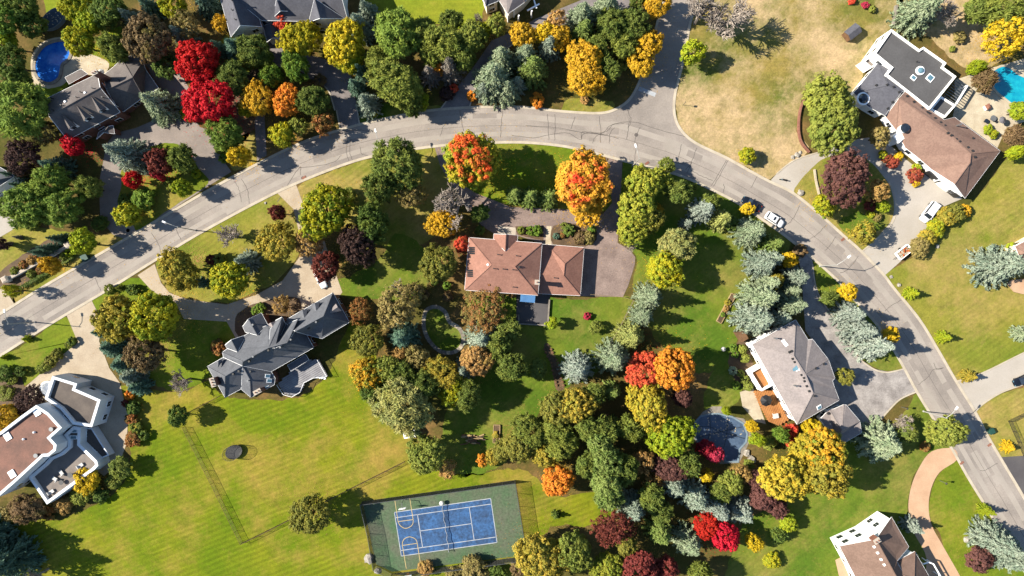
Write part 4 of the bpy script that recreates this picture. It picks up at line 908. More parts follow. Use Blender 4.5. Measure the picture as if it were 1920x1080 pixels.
# old kidney pool, now grass inside a stone border
RING = [(802, 582), (817, 577), (833, 586), (842, 605), (860, 617), (867, 635), (862, 650), (848, 659), (825, 656), (806, 637), (797, 615), (797, 595)]
q = smooth_line(P(RING), 6, True); q = q if sum(q[i][0] * q[(i + 1) % len(q)][1] - q[(i + 1) % len(q)][0] * q[i][1] for i in range(len(q))) > 0 else q[::-1]
sb = root('stone_border', W(832, 618), 'kidney-shaped pale stone border round a patch of green grass', 'border')
o_, i_ = inset(q, -.7), inset(q, .25); n = len(q); k = 0
while k < n:   # each flagstone
    j = min(n, k + 2); a = [o_[x % n] for x in range(k, j + 1)]; b = [i_[x % n] for x in range(k, j + 1)]
    cx = sum(x[0] for x in a + b) / len(a + b); cy = sum(x[1] for x in a + b) / len(a + b)
    poly = [(cx + (x - cx) * .95, cy + (y - cy) * .95) for x, y in a + b[::-1]]
    m = MB(); m.prism(poly, 0, .12 + random.uniform(0, .05)); mk('flagstone', m, random.choice(['stone_grey', 'stone_pale', 'stone_grey']), sb); k = j
field('lawn', RING, 'lawn_deep', 0.03, 0.05, 61)

# ------------------------------------------------------------------ tennis court
cp = P([(681, 943), (965, 903), (984, 1020), (966, 1043), (735, 1072), (705, 1058)])
m = MB(); m.sheet(cp, .03); court = struct(mk('tennis_court', m, 'court_green'), 'green and blue hard court with white tennis and yellow basketball lines')
Q = [Vector(tuple(W(*p))[:2]) for p in ((739.5, 960.5), (920, 934.5), (932, 1017), (752.5, 1042.5))]
def cq(a, b): return tuple(Q[0].lerp(Q[1], a).lerp(Q[3].lerp(Q[2], a), b))
m = MB(); m.sheet([cq(0, 0), cq(1, 0), cq(1, 1), cq(0, 1)], .034); mk('blue_surface', m, 'court_blue', court)
def cl(pts, mat='line_white', w=.16, z=.039):
    m = MB(); ribbon(m, pts, w, z); mk('court_line', m, mat, court)
for a, b in (((0, 0), (1, 0)), ((1, 0), (1, 1)), ((1, 1), (0, 1)), ((0, 1), (0, 0)), ((0, .125), (1, .125)), ((0, .875), (1, .875)), ((.231, .125), (.231, .875)), ((.769, .125), (.769, .875)), ((.231, .5), (.769, .5))): cl([cq(*a), cq(*b)])
zt = lambda x, y: tuple(W(660 + x / 5.4, 880 + y / 5.4))[:2]
for pts in ([(432, 300), (462, 500)], [(583, 278), (618, 505)], [(470, 528), (620, 508)], [(462, 500), (470, 540), (495, 575), (540, 597), (590, 580), (616, 550), (620, 505)], [(510, 770), (550, 1005)], [(660, 745), (698, 982)], [(512, 770), (660, 748)], [(510, 770), (512, 735), (535, 700), (580, 683), (625, 695), (650, 715), (660, 745)]): cl([zt(*p) for p in (smooth_line(pts, 5) if len(pts) > 2 else pts)], 'line_yellow', .14, .044)
net = root('tennis_net', (*cq(.5, .5), 0), 'sagging tennis net across the middle of the blue court', 'net')
a, b = Vector((*cq(.5, -.09), 0)), Vector((*cq(.5, 1.03), 0))
for v in (a, b):
    m = MB(); m.tube(v, v + Vector((0, 0, 1.15)), .06); mk('post', m, 'metal_grey', net)
m = MB(); nn_ = 90
for k in range(nn_ + 1):
    p = a.lerp(b, k / nn_); s_ = .25 * math.sin(math.pi * k / nn_) + .08 * math.sin(k * .6); m.tube(p + Vector((0, 0, .05)), p + Vector((.12 * math.sin(k * .35), 0, 1.05 - s_)), .012, n=3, cap=False)
for z in (.2, .4, .6, .8):
    m.tube(a + Vector((0, 0, z)), b + Vector((0, 0, z)), .012, n=3)
mk('netting', m, 'black_plastic', net)
m = MB(); pts = [a.lerp(b, k / 24) + Vector((.12 * math.sin(k * 1.3), 0, 1.06 - .25 * math.sin(math.pi * k / 24))) for k in range(25)]
for p_, q_ in zip(pts, pts[1:]): m.tube(p_, q_, .06, n=4)
mk('headband', m, 'line_white', net)
m = MB(); m.lathe(a.x, a.y - .1, [(.5, .9), (.55, 1.1), (.35, 1.25)], 10); mk('court_light_cover', m, 'cloth_white', net)
def hoop(u, v, face, label):
    p = W(u, v); rt = root('basketball_hoop', p, label, 'basketball hoop', 'court basketball hoops'); d = Vector((math.cos(face), math.sin(face), 0)); t = Vector((-d.y, d.x, 0))
    m = MB(); m.tube(p, p + Vector((0, 0, 3.0)), .07); m.tube(p + Vector((0, 0, 2.9)), p + d * 1.1 + Vector((0, 0, 3.3)), .06); mk('pole', m, 'metal_grey', rt)
    c_ = p + d * 1.1; m = MB(); m.box(c_.x, c_.y, 2.9, 3.95, .08, 1.6, face); mk('backboard', m, 'white_paint', rt)
    m = MB(); c2 = c_ + d * .35; pts = [c2 + Vector((.25 * math.cos(i * .52), .25 * math.sin(i * .52), 3.05)) for i in range(13)]
    for x, y in zip(pts, pts[1:]): m.tube(x, y, .02, n=4)
    mk('rim', m, 'orange_plastic', rt)
hoop(757, 936, math.radians(-80), 'basketball hoop at the upper edge of the tennis court'); hoop(770, 1078, math.radians(98), 'basketball hoop at the bottom edge of the tennis court')

def fence(pts, h, label, mat='metal_grey', mesh='metal_dark', step=3.0, sp=.16, wr=.012, rails=True, close=False):
    q = [Vector((*p, 0)) for p in P(pts)]; rt = root('chain_link_fence', q[0], label, 'fence')
    ms, rl = MB(), MB()
    for a, b in zip(q, q[1:]):
        L = (b - a).length; n = max(1, round(L / step)); d = (b - a).normalized()
        for k in range(n + 1):
            p = a.lerp(b, k / n); m = MB(); m.tube(p, p + Vector((0, 0, h + .05)), .045, n=5); mk('post', m, mat, rt)
        if rails: rl.tube(a + Vector((0, 0, h)), b + Vector((0, 0, h)), .035, n=4); rl.tube(a + Vector((0, 0, .12)), b + Vector((0, 0, .12)), .02, n=4)
        x = -h
        while x < L:
            for sg in (1, -1):
                x0, x1 = max(0, x), min(L, x + h)
                if x1 - x0 > .05:
                    z0, z1 = (x0 - x, x1 - x); z0, z1 = (z0, z1) if sg > 0 else (h - z0, h - z1)
                    ms.tube(a + d * x0 + Vector((0, 0, z0)), a + d * x1 + Vector((0, 0, z1)), wr, n=3, cap=False)
            x += sp
    if rl.v: mk('rail', rl, mat, rt)
    mk('chain_mesh', ms, mesh, rt)
fence([(680, 940), (966, 900)], 3.0, 'tall chain-link fence along the upper side of the tennis court')
fence([(966, 900), (985, 1022), (967, 1045)], 3.0, 'tall chain-link fence along the right side of the tennis court')
fence([(967, 1045), (735, 1076), (704, 1060)], 3.0, 'tall chain-link fence along the bottom of the tennis court')
fence([(704, 1060), (694, 1000), (680, 940)], 3.0, 'tall chain-link fence along the left end of the tennis court')
fence([(347, 800), (352, 810), (400, 905), (455, 1017)], 1.5, 'low wire fence running down the lawn left of the trampoline', 'timber', sp=.34, wr=.012)
fence([(455, 1017), (480, 1005), (540, 975), (640, 924), (760, 864)], 1.5, 'low wire fence slanting up from lawn corner towards the small white shed', 'timber', sp=.34, wr=.012)
fence([(345, 778), (415, 741)], 1.4, 'short wire fence between the round dark tree and the many-gabled house', 'timber', sp=.34)
fence([(1890, 789), (1907, 828), (1940, 905)], 1.5, 'dark wire fence at the right edge below the pale drive', 'metal_dark', 'metal_dark', sp=.2)
fence([(1890, 789), (1950, 760)], 1.5, 'dark wire fence end at the right edge beside pale drive', 'metal_dark', 'metal_dark', sp=.2)
fence([(1106, 552), (1168, 557), (1187, 563), (1163, 610), (1143, 645)], 1.2, 'light wire fence bounding the small lawn right of the brown-roofed house', 'timber_pale', 'metal_grey', sp=.3)

# ------------------------------------------------------------------ street lamps
CEN = [Vector(p) for p in along(.5)]
for u, v, lab in ((66, 604, 'tall street lamp at the far left end of the road'), (367, 432, 'tall street lamp by the yellowed verge left of centre'), (724, 285, 'tall street lamp at the top of the road bend, left of the red maple'), (1186, 311, 'tall street lamp between the orange maple and the road bend'), (1537, 499, 'tall street lamp between the grey drive and road on the right'), (1731, 771, 'tall street lamp opposite the right-hand side drive')):
    p = W(u, v); rt = root('street_lamp', p, lab, 'street lamp', 'street lamps along the road')
    cc = min(CEN, key=lambda q: (q - Vector((p.x, p.y))).length); d = (Vector((cc.x, cc.y, 0)) - Vector((p.x, p.y, 0))).normalized()
    m = MB(); m.tube(p, p + Vector((0, 0, 8.8)), .13, .08, 8); mk('pole', m, 'lamp_pole', rt)
    m = MB(); a, b, e_ = p + Vector((0, 0, 8.4)), p + d * 1.2 + Vector((0, 0, 9.1)), p + d * 2.6 + Vector((0, 0, 9.3)); m.tube(a, b, .06); m.tube(b, e_, .06); mk('arm', m, 'lamp_pole', rt)
    m = MB(); ang = math.atan2(d.y, d.x); q = e_ + d * .35; m.box(q.x, q.y, 9.2, 9.4, .9, .36, ang, .8); mk('lamp_head', m, 'white_paint', rt)
    m = MB(); m.lathe(p.x, p.y, [(.22, 0), (.22, .25), (.14, .3)], 8); mk('base', m, 'lamp_pole', rt)

# ------------------------------------------------------------------ vehicles
def car(u, v, ang, label, paint, L=4.7, Wd=1.85, Hh=1.65, kind='suv', cat='car', sunroof=False, z=.03):
    p = W(u, v, .7); rt = root('parked_car' if cat == 'car' else 'parked_van', (0, 0, 0), label, cat, 'parked vehicles')
    hw = Wd / 2
    hood = .78 if kind == 'car' else 1.0
    def loft(sec, ring):
        m = MB(); n = len(ring(*sec[0])); vs = []
        for s_ in sec: vs += ring(*s_)
        fs = [(j * n + i, j * n + (i + 1) % n, (j + 1) * n + (i + 1) % n, (j + 1) * n + i) for j in range(len(sec) - 1) for i in range(n)]
        fs += [tuple(range(n - 1, -1, -1)), tuple((len(sec) - 1) * n + i for i in range(n))]
        return m.add(vs, fs)
    rg = lambda x, w, z0, z1: [(x, -w, z0 + .1), (x, -w * .92, z0), (x, w * .92, z0), (x, w, z0 + .1), (x, w, z1 - .22), (x, w * .93, z1 - .06), (x, w * .6, z1), (x, -w * .6, z1), (x, -w * .93, z1 - .06), (x, -w, z1 - .22)]
    X = L / 2
    if kind == 'van': body = [(-X, hw * .86, .35, 1.0), (-X + .1, hw * .96, .28, 1.15), (-X + .6, hw, .25, 1.2), (X - 1.2, hw, .25, 1.15), (X - .5, hw * .97, .28, 1.05), (X - .12, hw * .84, .3, .85), (X, hw * .7, .4, .7)]
    else: body = [(-X, hw * .82, .4, hood - .05), (-X + .12, hw * .93, .3, hood + .08), (-X + .6, hw, .25, hood + .12), (0, hw, .25, hood + .08), (X - 1.3, hw, .25, hood + .06), (X - .5, hw * .96, .28, hood - .04), (X - .14, hw * .84, .3, hood - .18), (X, hw * .68, .4, hood - .3)]
    bo = mk('body', loft(body, rg), paint, rt, True)
    bz = body[3][3] - .1; rw = hw * .8
    if kind == 'van': cab = [(-X + .12, hw * .9, bz), (X - 1.05, hw * .92, bz)]; top = (-X + .3, X - 1.75)
    elif kind == 'suv': cab = [(-X + .25, hw * .9, bz), (X - 1.2, hw * .92, bz)]; top = (-X + .6, X - 1.95)
    else: cab = [(-X + .75, hw * .88, bz), (X - 1.35, hw * .9, bz)]; top = (-X + 1.4, X - 2.2)
    m = MB(); vs = [(cab[0][0], -cab[0][1], bz), (cab[1][0], -cab[1][1], bz), (cab[1][0], cab[1][1], bz), (cab[0][0], cab[0][1], bz), (top[0], -rw, Hh - .05), (top[1], -rw, Hh - .05), (top[1], rw, Hh - .05), (top[0], rw, Hh - .05)]
    m.add(vs, [(3, 2, 1, 0), (4, 5, 6, 7), (0, 1, 5, 4), (1, 2, 6, 5), (2, 3, 7, 6), (3, 0, 4, 7)]); mk('window_glass', m, 'glass_dark', rt)
    m = MB(); x0, x1 = top[0] - .05, top[1] + .05; m.add([(x0, -rw - .03, Hh - .07), (x1, -rw - .03, Hh - .07), (x1, rw + .03, Hh - .07), (x0, rw + .03, Hh - .07), (x0 + .2, -rw * .8, Hh), (x1 - .2, -rw * .8, Hh), (x1 - .2, rw * .8, Hh), (x0 + .2, rw * .8, Hh)], [(3, 2, 1, 0), (4, 5, 6, 7), (0, 1, 5, 4), (1, 2, 6, 5), (2, 3, 7, 6), (3, 0, 4, 7)]); rp = mk('roof_panel', m, paint, rt)
    for (ca, ta) in ((0, 4), (1, 5), (2, 6), (3, 7)):
        m = MB(); m.tube(vs[ca], vs[ta], .06, n=4); mk('pillar', m, paint, rt)
    if sunroof: m = MB(); m.box(x1 - .75, 0, Hh - .02, Hh + .015, .55, .9); mk('sunroof', m, 'glass_dark', rp)
    for sx in (-1, 1):
        for sy in (-1, 1):
            cx = sx * (X - .85); m = MB(); m.tube((cx, sy * (hw - .2), .34), (cx, sy * (hw + .01), .34), .34, n=14); wh = mk('wheel', m, 'rubber', rt)
            m = MB(); m.tube((cx, sy * (hw - .1), .34), (cx, sy * (hw + .025), .34), .2, n=10); mk('rim', m, 'metal_grey', wh)
    for sy in (-1, 1):
        m = MB(); m.box(X - .1, sy * hw * .62, .55, .72, .16, .34); mk('headlight', m, 'glass_sky', rt)
        m = MB(); m.box(-X + .05, sy * hw * .7, .65, .85, .14, .3); mk('taillight', m, 'red_plastic', rt)
        m = MB(); m.box(cab[1][0] - .35, sy * (hw + .08), bz + .08, bz + .26, .16, .22); mk('wing_mirror', m, paint, rt)
    rt.location = (p.x, p.y, z); rt.rotation_euler = (0, 0, math.radians(ang)); return rt
car(1452, 412, -33, 'white SUV with black sunroof parked at the kerb on the bend', 'paint_white', 4.7, 1.9, 1.7, 'suv', sunroof=True)
car(1409, 382, 149, 'black car parked half in shade ahead of the white SUV', 'paint_black', 4.8, 1.85, 1.5, 'car')
car(1742, 398, 233, 'white van parked on the pale drive near the garage doors', 'paint_white', 5.2, 2.1, 2.0, 'van', 'van')
car(601, 524, -63, 'white car half under the purple tree on the many-gabled house drive', 'paint_white', 4.5, 1.8, 1.35, 'car', z=.05)
car(1918, 712, 205, 'black car cut by the right edge on the pale drive', 'paint_black', 4.6, 1.85, 1.5, 'car', z=.05)
p = W(1690, 473); rt = root('cargo_trailer', (0, 0, 0), 'small open white trailer loaded with rubble at the end of the pale drive', 'trailer')
m = MB(); m.box(0, 0, .5, .62, 3.4, 1.8); mk('trailer_bed', m, 'metal_dark', rt)
for cx, cy, lx, ly in ((0, .9, 3.5, .1), (0, -.9, 3.5, .1), (1.72, 0, .1, 1.8), (-1.72, 0, .1, 1.8)):
    m = MB(); m.box(cx, cy, .55, 1.35, lx, ly); mk('side_panel', m, 'white_paint', rt)
for sy in (-1, 1):
    m = MB(); m.tube((0, sy * .95, .32), (0, sy * 1.15, .32), .32, n=12); mk('wheel', m, 'rubber', rt)
m = MB(); m.tube((-1.7, 0, .5), (-2.8, 0, .5), .06); mk('drawbar', m, 'metal_dark', rt)
m = MB()
for k in range(46): m.box(random.uniform(-1.5, 1.5), random.uniform(-.7, .7), .62, random.uniform(.8, 1.3), random.uniform(.2, .6), random.uniform(.15, .4), random.random() * 3)
o = mk('rubble_load', m, 'stone_pale', rt); o['kind'] = 'stuff'
m = MB()
for k in range(10): m.box(random.uniform(-1.4, 1.2), random.uniform(-.7, .6), .7, random.uniform(1.1, 1.4), random.uniform(.3, .7), .2, random.random() * 3)
o = mk('plank_load', m, 'orange_plastic', rt); o['kind'] = 'stuff'
rt.location = (p.x, p.y, .045); rt.rotation_euler = (0, 0, math.radians(38))
# small motorcycle at the mouth of the half-moon drive
p = W(1468, 338); rt = root('motorcycle', (0, 0, 0), 'small black motorcycle standing at the mouth of the pale half-moon drive', 'motorcycle')
for x in (-.7, .7):
    m = MB(); m.tube((x, -.06, .31), (x, .06, .31), .31, n=14); mk('wheel', m, 'rubber', rt)
m = MB(); m.tube((-.7, 0, .35), (0, 0, .75), .06); m.tube((0, 0, .75), (.55, 0, .95), .06); m.tube((.7, 0, .31), (.5, 0, 1.05), .05); m.box(0, 0, .3, .65, .5, .26); mk('frame', m, 'metal_dark', rt)
m = MB(); m.box(-.3, 0, .75, .88, .8, .26); mk('seat', m, 'black_plastic', rt)
m = MB(); m.box(.2, 0, .75, 1.0, .45, .3, 0, .8); mk('fuel_tank', m, 'paint_black', rt)
m = MB(); m.tube((.45, -.38, 1.1), (.5, .38, 1.1), .03); mk('handlebar', m, 'metal_grey', rt)
m = MB(); m.lathe(.66, 0, [(.05, .85), (.12, .95), (.05, 1.02)], 8); mk('headlight', m, 'glass_sky', rt)
rt.location = (p.x, p.y, .045); rt.rotation_euler = (0, 0, math.radians(170))

# ------------------------------------------------------------------ garden things
def shed(u, v, lx, ly, ang, hw_, rh, wallm, roofm, label, cat='shed'):
    p = W(u, v, hw_); rt = root('garden_shed', (p.x, p.y, 0), label, cat); ca, sa = math.cos(ang), math.sin(ang)
    T = lambda x, y, z: (p.x + x * ca - y * sa, p.y + x * sa + y * ca, z)
    m = MB(); vs = [T(x, y, z) for x, y, z in ((-lx / 2, -ly / 2, 0), (lx / 2, -ly / 2, 0), (lx / 2, ly / 2, 0), (-lx / 2, ly / 2, 0), (-lx / 2, -ly / 2, hw_), (lx / 2, -ly / 2, hw_), (lx / 2, ly / 2, hw_), (-lx / 2, ly / 2, hw_), (-lx / 2, 0, rh - .05), (lx / 2, 0, rh - .05))]
    m.add(vs, [(0, 1, 5, 4), (2, 3, 7, 6), (1, 2, 6, 9, 5), (3, 0, 4, 8, 7)]); mk('wall', m, wallm, rt)
    o = .18; m = MB(); m.add([T(-lx / 2 - o, -ly / 2 - o, hw_ - .1), T(lx / 2 + o, -ly / 2 - o, hw_ - .1), T(lx / 2 + o, 0, rh), T(-lx / 2 - o, 0, rh), T(lx / 2 + o, ly / 2 + o, hw_ - .1), T(-lx / 2 - o, ly / 2 + o, hw_ - .1)], [(0, 1, 2, 3), (3, 2, 4, 5)]); r_ = mk('roof', m, roofm, rt); md = r_.modifiers.new('thickness', 'SOLIDIFY'); md.thickness = .08
    m = MB(); a, b = T(0, -ly / 2 - .02, 0), 0; m.box(a[0], a[1], .05, hw_ * .85, lx * .3, .06, ang); d = mk('door', m, 'timber', rt); m = MB(); m.box(a[0] + .2 * ca, a[1] + .2 * sa, .9, 1.0, .1, .12, ang); mk('handle', m, 'metal_dark', d)
shed(1600, 59, 3.0, 2.2, math.radians(38), 2.0, 2.5, 'timber', 'roof_charcoal', 'small brown garden shed with dark roof alone on the dry lawn')
shed(767, 812, 2.3, 2.0, math.radians(8), 2.0, 2.5, 'white_wall', 'white_paint', 'small white shed under the spiky pine near the wire fence')
# woodpile: each log
p = W(887, 823); wp = root('woodpile', p, 'pile of split firewood logs in the clearing below the kidney border', 'woodpile')
for k in range(34):
    x, y = random.uniform(-2.1, 2.1), random.uniform(-1.1, 1.1); a = random.uniform(-.4, .4); zz = .15 + .5 * random.random(); l = random.uniform(.5, 1.0)
    m = MB(); m.tube((p.x + x - l * math.cos(a), p.y + y - l * math.sin(a), zz), (p.x + x + l * math.cos(a), p.y + y + l * math.sin(a), zz), random.uniform(.1, .2), n=6); mk('log', m, random.choice(['timber', 'timber_pale', 'bark']), wp)
# raised beds
def bed(u, v, lx, ly, ang, label):
    p = W(u, v); rt = root('raised_bed', p, label, 'planter'); a = math.radians(ang); ca, sa = math.cos(a), math.sin(a)
    for cx, cy, w_, d_ in ((0, ly / 2, lx, .15), (0, -ly / 2, lx, .15), (lx / 2, 0, .15, ly), (-lx / 2, 0, .15, ly)):
        m = MB(); m.box(p.x + cx * ca - cy * sa, p.y + cx * sa + cy * ca, 0, .45, w_, d_, a); mk('plank', m, 'timber_pale', rt)
    m = MB(); m.box(p.x, p.y, 0, .35, lx - .1, ly - .1, a); mk('soil', m, 'soil', rt)
bed(1361, 578, 7.4, 1.2, 62, 'long narrow wooden planter on the open lawn left of the big blue spruces')
bed(931, 813, 4.2, 1.5, 88, 'upright wooden raised bed right of the firewood pile')
# log edging blocks along the curved bed
eg = [(1027, 655), (1033, 668), (1040, 680), (1042, 694), (1046, 708), (1050, 722)]
for side, o in (('left', -8), ('right', 8)):
    rt = root('block_edging', W(1040 + o, 690), f'row of dark edging blocks along the {side} side of the narrow curved bed', 'edging')
    for u, v in smooth_line(eg, 2):
        q = W(u + o * .8, v); m = MB(); m.lathe(q.x, q.y, [(.3, 0), (.3, .4), (.24, .45)], 7); mk('edging_block', m, 'timber', rt)
field('planting_bed', [(1020, 650), (1032, 650), (1058, 725), (1042, 730), (1035, 690)], 'soil', .016, .05, 71)
# trampoline with net
p = W(441, 846); rt = root('trampoline', p, 'oval black trampoline with safety net on the open lawn', 'trampoline')
E = lambda a, b, z, n=28: [Vector((p.x + a * math.cos(t) * math.cos(.45) - b * math.sin(t) * math.sin(.45), p.y + a * math.cos(t) * math.sin(.45) + b * math.sin(t) * math.cos(.45), z)) for t in np.linspace(0, 2 * math.pi, n, endpoint=False)]
m = MB(); m.sheet(E(1.75, 1.3, .8), .86); o = mk('jumping_mat', m, 'black_plastic', rt); o.modifiers.new('thickness', 'SOLIDIFY').thickness = .03
m = MB(); r1, r2 = E(2.05, 1.6, .88), E(1.75, 1.3, .88); n = len(r1); m.add(r1 + r2, [(i, (i + 1) % n, n + (i + 1) % n, n + i) for i in range(n)]); o = mk('spring_pad', m, 'black_plastic', rt); o.modifiers.new('thickness', 'SOLIDIFY').thickness = .05
for i in range(0, 28, 4):
    m = MB(); b = r1[i]; m.tube((b.x, b.y, 0), (b.x, b.y, 2.6), .03); mk('net_post', m, 'metal_grey', rt)
m = MB(); t2 = E(2.05, 1.6, 2.6)
for i in range(n):
    m.tube(t2[i], t2[(i + 1) % n], .03, n=4)
    for k in range(3): a_ = r1[i].lerp(r1[(i + 1) % n], k / 3); b_ = t2[i].lerp(t2[(i + 1) % n], k / 3); m.tube(a_, b_, .01, n=3, cap=False)
for z in np.linspace(1.1, 2.4, 6):
    rr = E(2.05, 1.6, z)
    for i in range(n): m.tube(rr[i], rr[(i + 1) % n], .01, n=3, cap=False)
mk('safety_net', m, 'metal_dark', rt)
# patio things by the turquoise pool
parasol(1883, 224, .85, 'cloth_grey', 'grey parasol on the pale patio beside the turquoise pool')
p = W(1848, 202); rt = root('garden_cabinet', p, 'small red-roofed cabinet on the pale pool patio', 'cabinet')
m = MB(); m.box(p.x, p.y, 0, .9, 1.0, 1.0, .5); mk('body', m, 'white_paint', rt); m = MB(); m.box(p.x, p.y, .9, 1.3, 1.25, 1.25, .5, .3); mk('roof', m, 'brick', rt)
table(1846, 228, .5, 'small dark round table on the pale pool patio', 0, 'glass_dark', lambda x, y: (x, y))
table(1859, 223, .7, 'larger round table between parasol and dark table on the pool patio', 0, 'metal_grey', lambda x, y: (x, y))
parasol(187, 134, .8, 'cloth_white', 'white parasol on the stone patio behind the dormered house')
parasol(1358, 655, .55, 'cloth_white', 'small white parasol on the lawn edge by the clipped box shrubs', 0, 1.6)
# white garden wall with end pillars
gw = root('garden_wall', W(70, 492), 'long low white garden wall between hedges at the left', 'wall')
a, b = W(12, 524, .9), W(130, 460, .9); d = b - a; m = MB(); m.box((a.x + b.x) / 2, (a.y + b.y) / 2, 0, .9, d.length, .55, math.atan2(d.y, d.x)); mk('wall_body', m, 'white_wall', gw)
m = MB(); m.box((a.x + b.x) / 2, (a.y + b.y) / 2, .9, 1.02, d.length, .75, math.atan2(d.y, d.x)); mk('wall_cap', m, 'concrete', gw)
for v in (a, b): m = MB(); m.box(v.x, v.y, 0, 1.6, 1.2, 1.2, math.atan2(d.y, d.x)); pl_ = mk('pillar', m, 'white_wall', gw); m = MB(); m.box(v.x, v.y, 1.6, 1.8, 1.45, 1.45, math.atan2(d.y, d.x), .6); mk('pillar_cap', m, 'concrete', pl_)
def wall_line(name, pts, h, w, mat, label):
    q = [Vector((*x, 0)) for x in smooth_line(P(pts), 5)]; rt = root(name, q[0], label, 'wall')
    for a, b in zip(q, q[1:]):
        d = b - a; c_ = (a + b) / 2; m = MB(); m.box(c_.x, c_.y, 0, h + random.uniform(-.03, .03), d.length * .97, w, math.atan2(d.y, d.x)); mk('block', m, mat, rt)
wall_line('retaining_wall', [(1525, 165), (1503, 195), (1496, 232), (1500, 265), (1516, 286)], .7, .4, 'brick', 'curved low brick wall left of the broad olive tree by the dry lawn')
wall_line('retaining_wall', [(1526, 318), (1529, 340), (1535, 366)], .5, .4, 'stone_pale', 'short pale kerb wall left of the broad purple tree')
wall_line('retaining_wall', [(1678, 12), (1676, 30), (1672, 50)], .9, .5, 'stone_grey', 'short grey stone wall at the top beside the flat-roofed block')
# utility boxes
for u, v, s_, lab in ((158, 483, 1.5, 'green utility cabinet on the verge by the white garden wall'), (1860, 809, 1.2, 'green utility cabinet beside the road at the right')):
    p = W(u, v, 1); rt = root('utility_cabinet', (p.x, p.y, 0), lab, 'utility box'); m = MB(); m.box(p.x, p.y, 0, 1.1, s_, s_ * .9, .5); mk('cabinet', m, 'utility_green', rt); m = MB(); m.box(p.x, p.y, 1.1, 1.2, s_ + .12, s_ * .9 + .12, .5, .92); mk('lid', m, 'utility_green', rt)
# boulders
rocks = [(1486, 295, .5, 'pale boulder, left one of the trio by the half-moon drive'), (1494, 291, .7, 'pale boulder, middle one of the trio by the half-moon drive'), (1500, 286, .45, 'pale boulder, right one of the trio by the half-moon drive'), (1500, 362, .8, 'flat pale boulder near the mouth of the half-moon drive'), (1757, 462, .5, 'pale boulder on the lawn right of the shrub row'), (1671, 519, .4, 'pale boulder on the lawn corner beside the road'), (1685, 534, .5, 'second pale boulder on the lawn corner beside the road'), (692, 1046, 1.25, 'big grey boulder at the lower left corner of the tennis court'), (708, 1070, .75, 'grey boulder just below the big one at the court corner'), (1812, 1011, .8, 'boulder in the bed left of the lowest right blue spruces'), (1400, 850, .9, 'pale boulder, upper of two beside the covered pool'), (1408, 862, 1.0, 'pale boulder, lower of two beside the covered pool'), (498, 381, .3, 'small white stone on the verge beside the maroon bush')]
for u, v, r_, lab in rocks:
    p = W(u, v); bm = bmesh.new(); bmesh.ops.create_icosphere(bm, subdivisions=2, radius=r_)
    for vv in bm.verts: vv.co *= random.uniform(.66, 1.18); vv.co.z *= .6
    me = bpy.data.meshes.new('boulder'); bm.to_mesh(me); bm.free(); me.materials.append(M['rock']); o = bpy.data.objects.new('boulder', me); COL.objects.link(o); o.location = (p.x, p.y, r_ * .25); o.rotation_euler = (0, 0, random.random() * 6); tag(o, lab, 'boulder', 'garden boulders')

# sign posts on the verges
for u, v, lab in ((1280, 197, 'thin road sign post on the grass corner of the junction'), (1690, 763, 'thin sign post on the grass beside the grey drive mouth'), (1762, 901, 'thin sign post on the grass right of the salmon drive')):
    p = W(u, v); rt = root('sign_post', p, lab, 'sign post', 'verge sign posts')
    m = MB(); m.tube(p, p + Vector((0, 0, 2.7)), .05); mk('post', m, 'metal_grey', rt)
    m = MB(); m.box(p.x, p.y, 2.2, 2.8, .5, .05, 1.2); mk('sign_plate', m, 'metal_dark', rt)

# ------------------------------------------------------------------ trees
RNG = np.random.default_rng(11)
def nrm(a): return a / np.maximum(1e-9, np.linalg.norm(a, axis=1, keepdims=True))
def rdir(n): return nrm(RNG.normal(size=(n, 3)))
def leaf_mesh(name, Cn, Nn, ln, wd, tint, hgt, T=None):
    """diamond-shaped leaves: centres, normals, half length, half width"""
    n = len(Cn); Nn = nrm(Nn)
    if T is None: T = RNG.normal(size=(n, 3))
    T = nrm(T - Nn * np.sum(T * Nn, axis=1, keepdims=True)); B = np.cross(Nn, T)
    ln = np.asarray(ln).reshape(-1, 1); wd = np.asarray(wd).reshape(-1, 1)
    V = np.stack([Cn - T * ln, Cn + B * wd - T * ln * .1, Cn + T * ln, Cn - B * wd - T * ln * .1], 1).reshape(-1, 3)
    me = bpy.data.meshes.new(name); me.vertices.add(4 * n); me.vertices.foreach_set('co', V.astype(np.float32).ravel())
    me.loops.add(4 * n); me.loops.foreach_set('vertex_index', np.arange(4 * n, dtype=np.int32))
    me.polygons.add(n); me.polygons.foreach_set('loop_start', np.arange(0, 4 * n, 4, dtype=np.int32))
    for nm, a in (('tint', tint), ('hgt', hgt)):
        at = me.attributes.new(nm, 'FLOAT', 'POINT'); at.data.foreach_set('value', np.repeat(a, 4).astype(np.float32))
    me.materials.append(M['bark']); me.update(calc_edges=True); me.validate(); return me

